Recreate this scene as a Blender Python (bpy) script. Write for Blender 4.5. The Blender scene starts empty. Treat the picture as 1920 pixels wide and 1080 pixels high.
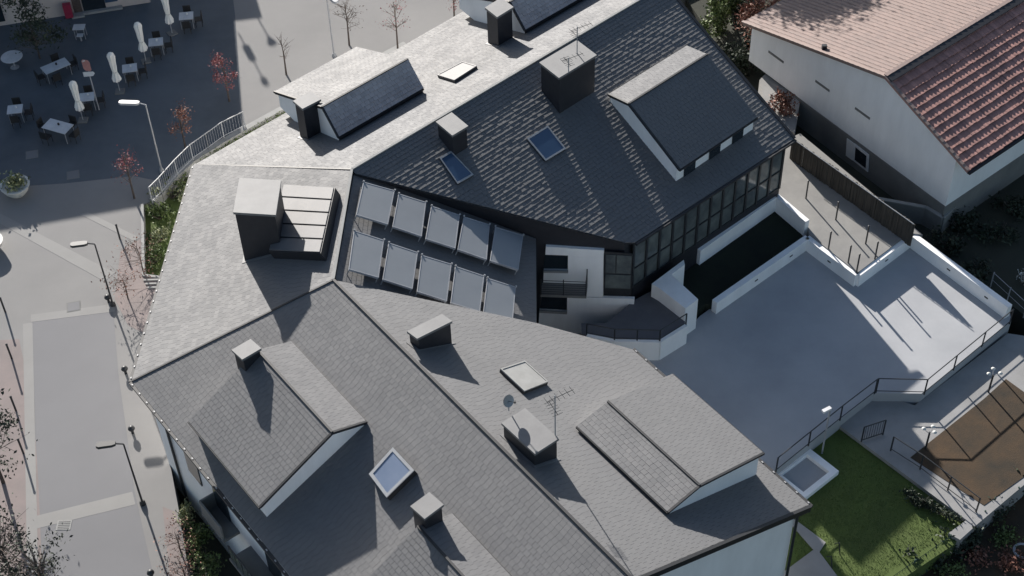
import bpy, bmesh, math, random
import numpy as np
from mathutils import Vector, Matrix
from mathutils.geometry import tessellate_polygon
random.seed(7); RNG = np.random.RandomState(5)
S = bpy.context.scene
COL = S.collection
# ------------------------------------------------------------ camera
F = 2900.0; TH = math.radians(44.5); RO = math.atan2(100, 2860); H = 53.5
FW = np.array([0, math.sin(TH), -math.cos(TH)])
R0 = np.array([1., 0, 0]); U0 = np.cross(R0, FW)
CR = math.cos(RO) * R0 - math.sin(RO) * U0
CU = math.sin(RO) * R0 + math.cos(RO) * U0
C0 = np.array([0, 0, H])
cam = bpy.data.cameras.new('camera'); camo = bpy.data.objects.new('camera', cam); COL.objects.link(camo)
M = Matrix.Identity(4)
for i in range(3):
    M[i][0] = CR[i]; M[i][1] = CU[i]; M[i][2] = -FW[i]; M[i][3] = C0[i]
camo.matrix_world = M
cam.sensor_width = 36; cam.lens = F / 1920 * 36; cam.clip_start = 1; cam.clip_end = 2000
S.camera = camo
# ------------------------------------------------------------ light
SUN_EL = math.radians(21.9); SUN_AZ = math.radians(22.5)     # azimuth measured from +Y towards -4.4, 1.3, 300,
TO_SUN = Vector((-math.sin(SUN_AZ) * math.cos(SUN_EL), math.cos(SUN_AZ) * math.cos(SUN_EL), math.sin(SUN_EL)))
w = bpy.data.worlds.new('World'); S.world = w; w.use_nodes = True
nt = w.node_tree; bg = nt.nodes['Background']
sky = nt.nodes.new('ShaderNodeTexSky'); sky.sky_type = 'NISHITA'; sky.sun_disc = False
sky.sun_elevation = SUN_EL; sky.sun_rotation = -SUN_AZ
nt.links.new(sky.outputs[0], bg.inputs[0]); bg.inputs[1].default_value = 0.06
sl = bpy.data.lights.new('sun', 'SUN'); sl.energy = 4.6; sl.angle = math.radians(0.5); sl.color = (1, 0.95, 0.89)
so = bpy.data.objects.new('sun', sl); COL.objects.link(so); so.location = (-30, 60, 60)
so.rotation_euler = TO_SUN.to_track_quat('Z', 'Y').to_euler()
S.view_settings.view_transform = 'Standard'; S.view_settings.look = 'None'
S.view_settings.exposure = 1.08; S.view_settings.gamma = 1

# ------------------------------------------------------------ geometry helpers
def V(*a): return np.array(a, float)
def ray(x, y): return FW + CR * (x - 960) / F + CU * (540 - y) / F
def P(x, y, z):
    d = ray(x, y); return C0 + d * ((z - H) / d[2])
def plane(a, b, c):
    n = np.cross(b - a, c - a); n /= np.linalg.norm(n)
    return ((n if n[2] > 0 else -n), a)
def vplane(a, b):
    d = b - a; n = np.array([d[1], -d[0], 0.]); n /= np.linalg.norm(n); return (n, a)
def on(x, y, pl):
    n, a = pl; d = ray(x, y); return C0 + d * ((a - C0) @ n) / (d @ n)
def zat(pl, x, y):
    n, a = pl; return a[2] - (n[0] * (x - a[0]) + n[1] * (y - a[1])) / n[2]
def unit(v): return v / np.linalg.norm(v)
UP = V(0, 0, 1)

class MB:
    def __init__(s): s.v = []; s.f = []
    def add(s, vs, fs):
        o = len(s.v); s.v += [tuple(map(float, p)) for p in vs]; s.f += [tuple(i + o for i in f) for f in fs]; return s
    def hexa(s, b, t):          # bottom loop, top loop (same count)
        n = len(b)
        fs = [tuple(range(n - 1, -1, -1)), tuple(range(n, 2 * n))]
        fs += [(i, (i + 1) % n, n + (i + 1) % n, n + i) for i in range(n)]
        return s.add(list(b) + list(t), fs)
    def prism(s, poly, z0, z1): # polygon in plan (possibly concave)
        n = len(poly)
        b = [V(p[0], p[1], z0) for p in poly]; t = [V(p[0], p[1], z1 if len(p) < 4 else z1) for p in poly]
        tr = tessellate_polygon([[Vector((p[0], p[1], 0)) for p in poly]])
        fs = [tuple(n + i for i in q) for q in tr] + [tuple(q[::-1]) for q in tr]
        fs += [(i, (i + 1) % n, n + (i + 1) % n, n + i) for i in range(n)]
        return s.add(b + t, fs)
    def box(s, c, sx, sy, sz, rz=0.):   # c = centre of the bottom
        ca, sa = math.cos(rz), math.sin(rz)
        q = [(-sx / 2, -sy / 2), (sx / 2, -sy / 2), (sx / 2, sy / 2), (-sx / 2, sy / 2)]
        p = [V(c[0] + x * ca - y * sa, c[1] + x * sa + y * ca, c[2]) for x, y in q]
        return s.hexa(p, [k + UP * sz for k in p])
    def tube(s, a, b, r, r2=None, n=6):
        a = np.array(a, float); b = np.array(b, float); r2 = r if r2 is None else r2
        d = unit(b - a); x = np.cross(d, UP if abs(d[2]) < .9 else V(1, 0, 0)); x = unit(x); y = np.cross(d, x)
        ring = [(math.cos(2 * math.pi * i / n), math.sin(2 * math.pi * i / n)) for i in range(n)]
        return s.hexa([a + r * (c * x + q * y) for c, q in ring], [b + r2 * (c * x + q * y) for c, q in ring])
    def lathe(s, c, prof, n=16, wob=0., k=8, ax=None):
        vs = []; fs = []
        for j, (r, z) in enumerate(prof):
            for i in range(n):
                a = 2 * math.pi * i / n; rr = r * (1 + wob * math.cos(k * a))
                vs.append((c[0] + rr * math.cos(a), c[1] + rr * math.sin(a), c[2] + z))
        for j in range(len(prof) - 1):
            for i in range(n):
                fs.append((j * n + i, j * n + (i + 1) % n, (j + 1) * n + (i + 1) % n, (j + 1) * n + i))
        fs.append(tuple(range(n - 1, -1, -1))); fs.append(tuple(range((len(prof) - 1) * n, len(prof) * n)))
        return s.add(vs, fs)
    def slab(s, poly, n, t):    # flat 3D polygon thickened downwards along its normal
        b = [p - n * t for p in poly]; return s.hexa(b, poly)
    def build(s, name, m, parent=None, kind=None, smooth=False):
        me = bpy.data.meshes.new(name); me.from_pydata(s.v, [], s.f); me.update()
        bm = bmesh.new(); bm.from_mesh(me); bmesh.ops.recalc_face_normals(bm, faces=bm.faces); bm.to_mesh(me); bm.free()
        if smooth:
            for p in me.polygons: p.use_smooth = True
        me.materials.append(m)
        o = bpy.data.objects.new(name, me); COL.objects.link(o)
        if parent is not None: attach(o, parent)
        if kind: o['kind'] = kind
        return o
def attach(o, parent):
    o.parent = parent
    root = parent
    off = Vector((0, 0, 0))
    while root is not None: off += root.location; root = root.parent
    o.location = o.location - off if o.type == 'MESH' and o.location.length == 0 else o.location
def tag(o, label, cat, group=None):
    o['label'] = label; o['category'] = cat
    if group: o['group'] = group
    return o
def thing(name, label, cat, loc=(0, 0, 0), group=None, rz=0):
    o = bpy.data.objects.new(name, None); COL.objects.link(o); o.location = loc; o.rotation_euler[2] = rz
    return tag(o, label, cat, group)
def dup(root, loc, rz=0, label=None, group=None):
    r = root.copy(); COL.objects.link(r); r.location = loc; r.rotation_euler[2] = rz
    if label: r['label'] = label
    if group: r['group'] = group
    for ch in list(root.children):
        c = ch.copy(); COL.objects.link(c); c.parent = r
        for g in list(ch.children):
            d = g.copy(); COL.objects.link(d); d.parent = c
    return r
def struct(name, mb, m):
    return mb.build(name, m, None, 'structure')

# ------------------------------------------------------------ materials
def mat(name, c1, c2=None, rough=.8, scale=2., ior=None, bump=0., bscale=30., streak=None, isl=0., detail=6, metal=0., rvar=0.):
    m = bpy.data.materials.new(name); m.use_nodes = True
    t = m.node_tree; N = t.nodes; L = t.links; b = N['Principled BSDF']
    b.inputs['Roughness'].default_value = rough; b.inputs['Metallic'].default_value = metal
    if ior: b.inputs['IOR'].default_value = ior
    c2 = c2 or tuple(x * .8 for x in c1)
    tc = N.new('ShaderNodeTexCoord'); mp = N.new('ShaderNodeMapping'); L.new(tc.outputs['Object'], mp.inputs[0])
    if streak: mp.inputs['Scale'].default_value = streak
    nz = N.new('ShaderNodeTexNoise'); nz.inputs['Scale'].default_value = scale; nz.inputs['Detail'].default_value = detail
    nz.inputs['Roughness'].default_value = .65
    L.new(mp.outputs[0], nz.inputs[0])
    rp = N.new('ShaderNodeValToRGB'); rp.color_ramp.elements[0].position = .32; rp.color_ramp.elements[1].position = .68
    rp.color_ramp.elements[0].color = (*c2, 1); rp.color_ramp.elements[1].color = (*c1, 1)
    L.new(nz.outputs[0], rp.inputs[0]); out = rp.outputs[0]
    if isl:
        g = N.new('ShaderNodeNewGeometry'); mr = N.new('ShaderNodeMapRange')
        mr.inputs[3].default_value = 1 - isl; mr.inputs[4].default_value = 1 + isl
        L.new(g.outputs['Random Per Island'], mr.inputs[0])
        hs = N.new('ShaderNodeHueSaturation'); L.new(mr.outputs[0], hs.inputs['Value']); L.new(out, hs.inputs['Color']); out = hs.outputs[0]
        m2 = N.new('ShaderNodeMapRange'); m2.inputs[3].default_value = rough - .025; m2.inputs[4].default_value = min(1, rough + .025)
        L.new(g.outputs['Random Per Island'], m2.inputs[0]); 
        if rvar:
            n3 = N.new('ShaderNodeTexNoise'); n3.inputs['Scale'].default_value = .45; n3.inputs['Detail'].default_value = 7; n3.inputs['Roughness'].default_value = .7
            L.new(mp.outputs[0], n3.inputs[0]); m3 = N.new('ShaderNodeMapRange'); m3.inputs[1].default_value = .3; m3.inputs[2].default_value = .7; m3.inputs[3].default_value = -rvar; m3.inputs[4].default_value = rvar
            L.new(n3.outputs[0], m3.inputs[0]); ad = N.new('ShaderNodeMath'); ad.operation = 'ADD'; L.new(m2.outputs[0], ad.inputs[0]); L.new(m3.outputs[0], ad.inputs[1]); L.new(ad.outputs[0], b.inputs['Roughness'])
        else: L.new(m2.outputs[0], b.inputs['Roughness'])
    L.new(out, b.inputs['Base Color'])
    if bump:
        n2 = N.new('ShaderNodeTexNoise'); n2.inputs['Scale'].default_value = bscale; n2.inputs['Detail'].default_value = 4
        L.new(mp.outputs[0], n2.inputs[0]); bp = N.new('ShaderNodeBump'); bp.inputs['Strength'].default_value = bump; bp.inputs['Distance'].default_value = .02
        L.new(n2.outputs[0], bp.inputs['Height']); L.new(bp.outputs[0], b.inputs['Normal'])
    return m
m_slate = mat('slate', (.030, .0305, .035), (.021, .0215, .025), .86, .35, ior=2.8, isl=.05, bump=.05, rvar=.03)
m_slate_lift = mat('lighter_slate', (.46, .415, .40), (.36, .325, .315), .8, .5, ior=1.6, isl=.12, bump=.1)  # slate colour raised to stand in for light bounced onto the near slopes
m_under = mat('roof_felt', (.03, .03, .034), None, .9)
m_metal = mat('cap_metal', (.165, .165, .165), (.125, .125, .127), .65, 1.5, ior=1.8, bump=.05)
m_hatch = mat('hatch_metal', (.13, .13, .135), (.10, .10, .105), .7, 1.2, ior=1.8, bump=.05)
m_lead = mat('dark_trim', (.022, .023, .026), None, .6, 3)
m_clad = mat('slate_cladding', (.022, .023, .029), (.014, .015, .02), .6, 3, bump=.2)
m_white = mat('white_render', (.90, .90, .89), (.80, .80, .79), .85, 1.1, bump=.05, streak=(1, 1, .3))
m_dwhite = mat('aged_white_render', (.66, .66, .65), (.56, .56, .55), .9, .8, bump=.06)
m_grey = mat('grey_render', (.20, .20, .19), (.14, .14, .135), .9, .6, bump=.08)
m_glass = mat('dark_glass', (.02, .028, .036), None, .08, 1)
m_bay = mat('curtained_glass', (.16, .18, .17), (.07, .08, .085), .10, .9)
m_sky = mat('roof_window_glass', (.045, .085, .15), (.035, .07, .13), .12, .4, ior=1.8)
m_sky2 = mat('roof_window_pane', (.20, .245, .33), (.15, .195, .28), .3, .9, ior=1.8)  # pale blue carries the sky's reflection in the street-slope window
m_band = mat('pale_paving', (.265, .26, .25), (.235, .23, .222), .88, .4, bump=.1)
m_panel = mat('solar_glass', (.115, .13, .145), (.092, .107, .122), .55, .8, ior=2.6)
m_alu = mat('aluminium', (.36, .365, .37), None, .5, 3, ior=1.8)
m_rail = mat('rail_metal', (.33, .34, .36), None, .5, 5)
m_drail = mat('dark_rail', (.03, .032, .035), None, .5, 5)
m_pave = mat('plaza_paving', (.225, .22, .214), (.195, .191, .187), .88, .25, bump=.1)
m_plaza_shade = mat('dark_paving', (.115, .132, .15), (.062, .073, .086), .85, .14, bump=.1, detail=5)  # paving darkened in colour to deepen the building's shadow on the plaza
m_road = mat('road_slabs', (.175, .175, .182), (.158, .158, .165), .85, .2, bump=.08)
m_pink = mat('pink_paving', (.25, .205, .195), (.20, .172, .165), .9, .8, bump=.1)
m_kerb = mat('kerb_stone', (.31, .31, .30), (.25, .25, .24), .85, 2)
m_terr = mat('terrace_tiles', (.40, .405, .415), (.325, .332, .345), .92, .3, detail=9)
m_path = mat('path_concrete', (.31, .305, .30), (.24, .237, .23), .9, .6, bump=.1)
m_lane = mat('lane_concrete', (.27, .265, .25), (.21, .205, .198), .9, .7, bump=.1)
m_deck = mat('deck_floor', (.13, .13, .14), (.10, .10, .11), .8, 1)
m_lawn = mat('lawn', (.085, .125, .026), (.066, .092, .022), .95, .5, bump=.6, bscale=60)
m_grass_shade = mat('dark_grass', (.012, .018, .009), (.006, .009, .006), .95, .7, bump=.6, bscale=40)  # grass colour taken near black for the deep courtyard shade
m_soil = mat('bare_soil', (.075, .045, .022), (.024, .021, .015), .95, .5, bump=.5, bscale=20)
m_ground = mat('earth', (.05, .05, .035), (.025, .028, .02), .95, .3, bump=.5, bscale=15)
m_tile = mat('roof_tile', (.40, .21, .175), (.30, .165, .145), .8, .9, isl=.2, bump=.15)
m_suntile = mat('pale_roof_tile', (.235, .165, .142), (.205, .145, .127), .75, .35, isl=.10, ior=1.7)  # same tile roof, with the sun's washed-out look put into the colour
m_brush = mat('brushwood', (.085, .075, .062), (.04, .036, .031), .95, 12, streak=(1, 1, .08), bump=.5)
m_fabric = mat('parasol_fabric', (.80, .79, .75), (.66, .65, .62), .9, 3, streak=(3, 3, .3))
m_table = mat('table_top', (.56, .58, .60), None, .5, 2)
m_chair = mat('chair_black', (.018, .018, .02), None, .7, 3)
m_bark = mat('bark', (.10, .08, .07), (.05, .04, .035), .9, 8)
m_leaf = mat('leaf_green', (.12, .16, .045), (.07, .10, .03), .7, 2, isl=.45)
m_pale = mat('leaf_pale', (.26, .27, .14), (.15, .17, .08), .7, 2, isl=.4)
m_red = mat('leaf_red', (.28, .085, .085), (.19, .055, .06), .7, 2, isl=.4)
m_rust = mat('leaf_rust', (.25, .11, .075), (.14, .06, .04), .7, 2, isl=.4)
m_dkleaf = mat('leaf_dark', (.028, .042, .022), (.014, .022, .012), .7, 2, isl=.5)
m_twig = mat('twig', (.11, .085, .07), None, .9, 3)
m_pot = mat('pot_white', (.62, .62, .58), None, .6, 2)
m_signw = mat('sign_white', (.75, .75, .75), None, .5, 2)
m_signp = mat('sign_pink', (.45, .22, .20), None, .6, 2)
m_crim = mat('crimson_paint', (.30, .02, .06), None, .6, 2)
m_green = mat('green_mesh', (.03, .07, .055), None, .8, 5)
m_wood = mat('weathered_wood', (.22, .18, .14), None, .9, 5)
m_cream = mat('cream_render', (.52, .46, .42), (.45, .40, .37), .9, .7)

# ------------------------------------------------------------ roof planes of the main house
ZE, ZR = 5.5, 9.0
R1 = P(660, 318, ZR); R3 = P(1247, -28, ZR); R2 = P(625, 525, ZR); R4 = P(1180, 1080, ZR)
WN = P(365, 309, ZE); WS = P(247, 715, ZE)
EL_ = P(1190, 455, ZE); DL = P(1185, 655, ZE)
pA1 = plane(WN, R1, R3); pA2 = plane(WS, WN, R1); pC = plane(WS, R2, R4); pD = plane(DL, R2, R4); pE = plane(EL_, R1, R3)
house = thing('slate_house', 'large white house with many slate roofs, dormers, chimneys and solar panels, filling the middle', 'house', (0, 0, 0))

def clip(poly, a, b):           # keep left of a->b
    out = []; n = len(poly)
    for i in range(n):
        p, q = poly[i], poly[(i + 1) % n]
        sp = (b[0] - a[0]) * (p[1] - a[1]) - (b[1] - a[1]) * (p[0] - a[0])
        sq = (b[0] - a[0]) * (q[1] - a[1]) - (b[1] - a[1]) * (q[0] - a[0])
        if sp >= 0: out.append(p)
        if sp * sq < 0:
            t = sp / (sp - sq); out.append((p[0] + t * (q[0] - p[0]), p[1] + t * (q[1] - p[1])))
    return out
def slates(poly, name, parent, m=m_slate, cw=.25, ch=.205, t=.007, base=.12, jit=.05, rows_dir=None):
    """convex planar 3D polygon -> felt slab + one mesh of overlapping slates in courses"""
    n = np.cross(poly[1] - poly[0], poly[2] - poly[0]); n = unit(n)
    if n[2] < 0: n = -n; poly = poly[::-1]
    u = unit(np.cross(UP, n)) if rows_dir is None else unit(rows_dir - n * (rows_dir @ n))
    v = np.cross(n, u); o = poly[0]
    q = [((p - o) @ u, (p - o) @ v) for p in poly]
    ar = sum(q[i][0] * q[(i + 1) % len(q)][1] - q[(i + 1) % len(q)][0] * q[i][1] for i in range(len(q)))
    if ar < 0: q = q[::-1]
    MB().slab([p - n * .012 for p in poly], n, base).build('roof_deck', m_under, parent)
    u0 = min(a for a, _ in q); u1 = max(a for a, _ in q); v0 = min(b for _, b in q); v1 = max(b for _, b in q)
    mb = MB()
    nr = int((v1 - v0) / ch) + 1
    for r in range(nr):
        va = v0 + r * ch; vb = va + ch
        x = u0 - cw * (.5 if r % 2 else 0) - random.random() * .03
        while x < u1:
            wd = cw * (1 + random.uniform(-.08, .08)); c = [(x + .004, va), (x + wd - .004, va), (x + wd - .004, vb), (x + .004, vb)]
            xs = x; x += wd
            for i in range(len(q)):
                c = clip(c, q[i], q[(i + 1) % len(q)])
                if len(c) < 3: break
            if len(c) < 3: continue
            k = len(c); dz = random.uniform(-.004, .006) * jit * 2; sk = random.uniform(-.012, .012) * jit
            top = []
            for (a, b) in c:
                h = .006 + t * (1 - (b - va) / ch) + dz + sk * ((a - xs) / wd - .5)
                top.append(o + u * a + v * b + n * max(h, .002))
            bot = [o + u * a + v * b - n * .01 for a, b in c]
            fs = [tuple(range(k, 2 * k))]
            for i in range(k):
                fs.append((i, (i + 1) % k, k + (i + 1) % k, k + i))
            mb.add(bot + top, fs)
    me = bpy.data.meshes.new(name); me.from_pydata(mb.v, [], mb.f); me.materials.append(m)
    ob = bpy.data.objects.new(name, me); COL.objects.link(ob); ob['kind'] = 'stuff'; attach(ob, parent)
    return ob
def empty_part(name, parent):
    o = bpy.data.objects.new(name, None); COL.objects.link(o); o.parent = parent; return o
def bar(mb, a, b, wd, ht, up=UP):
    d = unit(b - a); s_ = unit(np.cross(d, up)) * wd / 2; u_ = unit(np.cross(s_, d)) * ht
    q = [a - s_, a + s_, b + s_, b - s_]; return mb.hexa([k - u_ * .3 for k in q], [k + u_ for k in q])
def wall(mb, a, b, z0, z1, t=.3):   # vertical wall from plan a to b, thickness centred
    d = V(b[0] - a[0], b[1] - a[1], 0); d = unit(d); s_ = V(-d[1], d[0], 0) * t / 2
    q = [V(a[0], a[1], 0) - s_, V(b[0], b[1], 0) - s_, V(b[0], b[1], 0) + s_, V(a[0], a[1], 0) + s_]
    return mb.hexa([k + UP * z0 for k in q], [k + UP * z1 for k in q])

# corners
gd = unit((on(1490, 260, pE) - R3) * V(1, 1, 0))            # plan direction of the far gable
ESE = on(1490, 260, pE)
A1F = R3 - gd * np.linalg.norm((ESE - R3)[:2]) ; A1F[2] = ZE; A1F = V(A1F[0], A1F[1], zat(pA1, A1F[0], A1F[1]))
eW = on(665, 325, pE); eC = on(1172, 455, pE)
CEND = on(700, 1266, pC); CS = on(620, 1166, pC)
dE = unit(WS - P(430, 940, ZE))
CEND = P(430, 940, ZE) - dE * 14
DEND = on(1520, 950, pD)
RG = on(1175, 1080, pD)
# ridge end on the lower gable: intersection of ridge line with gable vertical plane through DEND
gpl = vplane(DEND, on(1330, 1030, pD))
tt = ((gpl[1] - R2) @ gpl[0]) / (unit(R4 - R2) @ gpl[0]); REND = R2 + unit(R4 - R2) * tt
CE2 = P(430, 940, ZE); tt = ((gpl[1] - CE2) @ gpl[0]) / (-dE @ gpl[0]); CEND = CE2 - dE * tt; CEND[2] = zat(pC, CEND[0], CEND[1])
S_E = on(985, 601, pD); D_T = on(1006, 606, pD)
roof = empty_part('roof', house)
slates([WN, R1, R3, A1F], 'slate', roof)
slates([WS, R2, R1, WN], 'slate', roof)
slates([WS, CEND, REND, R2], 'slate', roof)
slates([R2, REND, DEND, DL, D_T], 'slate', roof)
slates([R1, eW, eC, EL_, ESE, R3], 'slate', roof, jit=.55, t=.022)
# shallow roof carrying the collectors
pS = plane(R1 - UP * .12, R2 + V(.05, 0, -.08), V(.35, 50.2, 5.85))
s1 = on(664, 322, pS); s2 = on(629, 524, pS); s3 = V(.95, 43.9, 0); s4 = V(1.15, 50.2, 0)
for _p in (s3, s4): _p[2] = zat(pS, _p[0], _p[1])
slates([s1, s2, s3, s4], 'slate', roof)
# ridge and hip cappings, eaves gutters
mb = MB()
for a, b in ((R1, R3), (R2, REND), (R1, R2)):
    mb = MB(); bar(mb, a + UP * .02, b + UP * .02, .11, .045); mb.build('ridge_cap', m_lead if a is not R1 else m_kerb, roof)
for a, b in ((WN, R1), (WS, R2)):
    mb = MB(); bar(mb, a + UP * .01, b + UP * .01, .08, .03); mb.build('hip_cap', m_lead, roof)
def gutter(a, b, parent=roof, brackets=True):
    mb = MB(); d = unit(b - a); out = V(d[1], -d[0], 0) * .07
    bar(mb, a + out - UP * .10, b + out - UP * .10, .13, .09); mb.build('gutter', m_lead, parent)
    if brackets:
        m2 = MB(); L = np.linalg.norm(b - a); k = int(L / .62)
        for i in range(k + 1):
            c = a + d * (L * (i + .3) / (k + .6)); m2.box(c + out - UP * .015, .09, .05, .03, math.atan2(d[1], d[0]))
        m2.build('gutter_bracket', m_alu, parent)
gutter(WN, WS); gutter(WS, CEND); gutter(DEND, DL); gutter(EL_, ESE, brackets=False); 
def verge(a, b, wd, h=0.):
    mb = MB(); bar(mb, a + UP * .02, b + UP * .02, wd, .04); mb.build('verge', m_lead, roof)
    if h:
        d = unit(b - a); o_ = V(d[1], -d[0], 0); o_ = unit(o_) * (.03 if o_[1] < 0 else -.03)
        q = [a - UP * h, b - UP * h, b + UP * .01, a + UP * .01]; MB().hexa(q, [p + o_ for p in q]).build('fascia', m_lead, roof)
verge(ESE, R3, .14); verge(DEND, REND, .14, .30); verge(REND, CEND, .14, .3); verge(eC - UP * .08, eW - UP * .08, .10)
# ---- outer walls under the eaves
def inset(poly, d):
    n = len(poly); out = []
    c = sum(poly) / n
    for i in range(n):
        p0, p1, p2 = poly[i - 1], poly[i], poly[(i + 1) % n]
        e1 = unit((p1 - p0)[:2]); e2 = unit((p2 - p1)[:2]); n1 = V(-e1[1], e1[0]); n2 = V(-e2[1], e2[0])
        if n1 @ (c - p1)[:2] < 0: n1 = -n1
        if n2 @ (c - p1)[:2] < 0: n2 = -n2
        k = (n1 + n2) / (1 + n1 @ n2); out.append(V(p1[0] + k[0] * d, p1[1] + k[1] * d, 0))
    return out
def gable_solid(mb, e1, r, e2, vec, zb, drop=.16):
    a = [V(e1[0], e1[1], zb), V(e2[0], e2[1], zb), e2 - UP * drop, r - UP * drop, e1 - UP * drop]
    return mb.hexa(a, [p + vec for p in a])
ZB = -2.6
# south-west wing body (C + D), north wing body (A1 + E): solids whose tops follow the roof underside
mb = MB()
wi = inset([WS, CEND, REND, R2], .42); wd_ = inset([R2, REND, DEND, DL], .42)
def body(mb, q, pl, zb=ZB, drop=.2):
    b = [V(p[0], p[1], zb) for p in q]; t = [V(p[0], p[1], zat(pl, p[0], p[1]) - drop) for p in q]; mb.hexa(b, t)
def shrink(p, c, k): return p + unit(c - p) * k
cC = (WS + CEND + REND + R2) / 4
gi = unit((R2 - REND)) * .35
nC = unit(V(pC[0][0], pC[0][1], 0)); nD = unit(V(pD[0][0], pD[0][1], 0)); nA2 = unit(V(pA2[0][0], pA2[0][1], 0)); nA1 = unit(V(pA1[0][0], pA1[0][1], 0)); nE = unit(V(pE[0][0], pE[0][1], 0))
aS = unit(R2 - REND)
WSi = WS - nC * .42 + aS * -.35
body(mb, [WSi, CEND - nC * .42 + aS * .35, REND + aS * .35, R2], pC)
body(mb, [R2, REND + aS * .35, DEND - nD * .42 + aS * .35, DL - nD * .42, D_T - nD * .1], pD)
WNi = WN - nA1 * .42 + V(.3, -.2, 0)
body(mb, [WSi, R2, R1, WNi], pA2)
A1i = A1F - nA1 * .42 - V(.2, .2, 0)
gin = unit(R1 - R3) * .3
body(mb, [WNi, R1, R3 + gin, A1F - nA1 * .42 + gin], pA1)
mb.build('outer_wall', m_white, house)
# body under the SE slope; its south wall is the cladding/facade plane
fpl = vplane(eW - V(0, -.12, 0), eC - V(0, -.12, 0))
fN = fpl[0] if fpl[0][1] < 0 else -fpl[0]
def fon(x, y): return on(x, y, (fpl[0], fpl[1]))
f_tl = fon(1023, 458); f_tr = fon(1134, 465); f_bl = fon(1012, 603); f_r = fon(1188, 470)
zt = (f_tl[2] + f_tr[2]) / 2
def fp(x, y, off=0.): return fon(x, y) + fN * off
gal_a = V(f_r[0], f_r[1], 0); gal_dir = unit((ESE - EL_) * V(1, 1, 0)); gal_n = V(gal_dir[1], -gal_dir[0], 0)
gal_b = ESE * V(1, 1, 0) - gal_dir * .35 - gal_n * .35
gal_a = EL_ * V(1, 1, 0) + gal_dir * .25 - gal_n * .35
mb = MB()
body(mb, [R1, V(eW[0], eW[1], 0) + V(0, .12, 0), V(eC[0], eC[1], 0) + V(0, .12, 0), gal_a - gal_n * .1, gal_b - gal_n * .1, R3 + gin], pE, drop=.2)
mb.build('inner_wall', m_clad, house)
# white part of the facade with window recesses (built round the openings)
fa = empty_part('courtyard_facade', house)
def fquad(mb, px, off0, off1):
    b = [fp(x, y) + fN * off0 for x, y in px]; return mb.hexa(b, [p + fN * (off1 - off0) for p in b])
mb = MB()
for q in ([(1024, 458), (1133, 465), (1132, 477), (1023, 473)],
          [(1065.5, 475), (1132, 477), (1131.5, 552), (1064.5, 552)],
          [(1020, 503), (1065, 504), (1064.5, 552), (1018, 552)],
          [(1064, 552), (1190, 556), (1184, 618), (1063, 622)],
          [(1012, 578), (1063.5, 581), (1063, 622), (1009, 622)]):
    fquad(mb, q, .003, .16)
mb.build('white_render_wall', m_white, fa)
for q in ([(1022, 474), (1065, 475), (1065, 503), (1019, 502)], [(1017, 551), (1064, 552), (1063, 580), (1013, 577)]): mb = MB(); fquad(mb, q, .004, .03); mb.build('window', m_glass, fa)
for q in ([(1020, 501), (1066, 502), (1066, 505), (1020, 504)], [(1012, 576), (1064, 579), (1064, 582), (1012, 579)]): mb = MB(); fquad(mb, q, .16, .26); mb.build('window_sill', m_kerb, fa)
# balcony between the two windows
mb = MB(); fquad(mb, [(1017, 525), (1102, 528), (1102, 532), (1017, 529)], .161, .95); mb.build('balcony_slab', m_grey, fa)
b0 = fp(1018, 527, .92); b1 = fp(1101, 530, .92); b1r = fp(1101, 530, .17)
nb = 26
for i in range(7):
    h_ = .12 + i * .14
    mb = MB(); mb.tube(b0 + UP * h_, b1 + UP * h_, .017, n=5); mb.tube(b1 + UP * h_, b1r + UP * h_, .017, n=5); mb.build('balcony_rail', m_drail, fa)
for q in (b0, b1, b1r, b0 + (b1 - b0) * .5): MB().tube(q, q + UP * 1.05, .025, n=5).build('balcony_post', m_drail, fa)
# gallery: glazed wall along the SE eave and its return on the facade
gal = empty_part('glazed_gallery', house)
gz1 = 5.15; gz0 = 2.25
def gp(t, z, o=0.): return V(*(gal_a + (gal_b - gal_a) * t + gal_n * o)[:2], z)
NG = 12
mb = MB(); wall(mb, gp(-.0, 0), gp(1, 0), ZB, gz0, .2); mb.build('gallery_base', m_clad, gal)
for i in range(NG):
    a, b = (i + .06) / NG, (i + .94) / NG
    for z0, z1 in ((gz0 + .06, gz0 + 1.15), (gz0 + 1.22, gz1)):
        q = [gp(a, z0, .02), gp(b, z0, .02), gp(b, z1, .02), gp(a, z1, .02)]
        MB().hexa(q, [p + gal_n * .03 for p in q]).build('pane', m_bay, gal)
for i in range(NG + 1):
    MB().hexa(*(lambda q: (q, [p + gal_n * .12 for p in q]))([gp(i / NG - .006, gz0, 0), gp(i / NG + .006, gz0, 0), gp(i / NG + .006, gz1 + .1, 0), gp(i / NG - .006, gz1 + .1, 0)])).build('mullion', m_drail, gal)
for z in (gz0, gz0 + 1.15, gz1):
    q = [gp(0, z, 0), gp(1, z, 0), gp(1, z + .07, 0), gp(0, z + .07, 0)]; MB().hexa(q, [p + gal_n * .10 for p in q]).build('transom', m_drail, gal)
mb = MB(); fquad(mb, [(1134, 466), (1187, 470), (1184, 548), (1132, 546)], .161, .20); mb.build('bay_frame', m_drail, gal)
for q in ([(1137, 471), (1155, 472), (1154, 506), (1136, 505)], [(1157, 472), (1185, 474), (1183, 507), (1156, 506)], [(1136, 508), (1183, 510), (1182, 535), (1135, 533)]):
    mb = MB(); fquad(mb, q, .205, .23); mb.build('pane', m_bay, gal)
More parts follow.
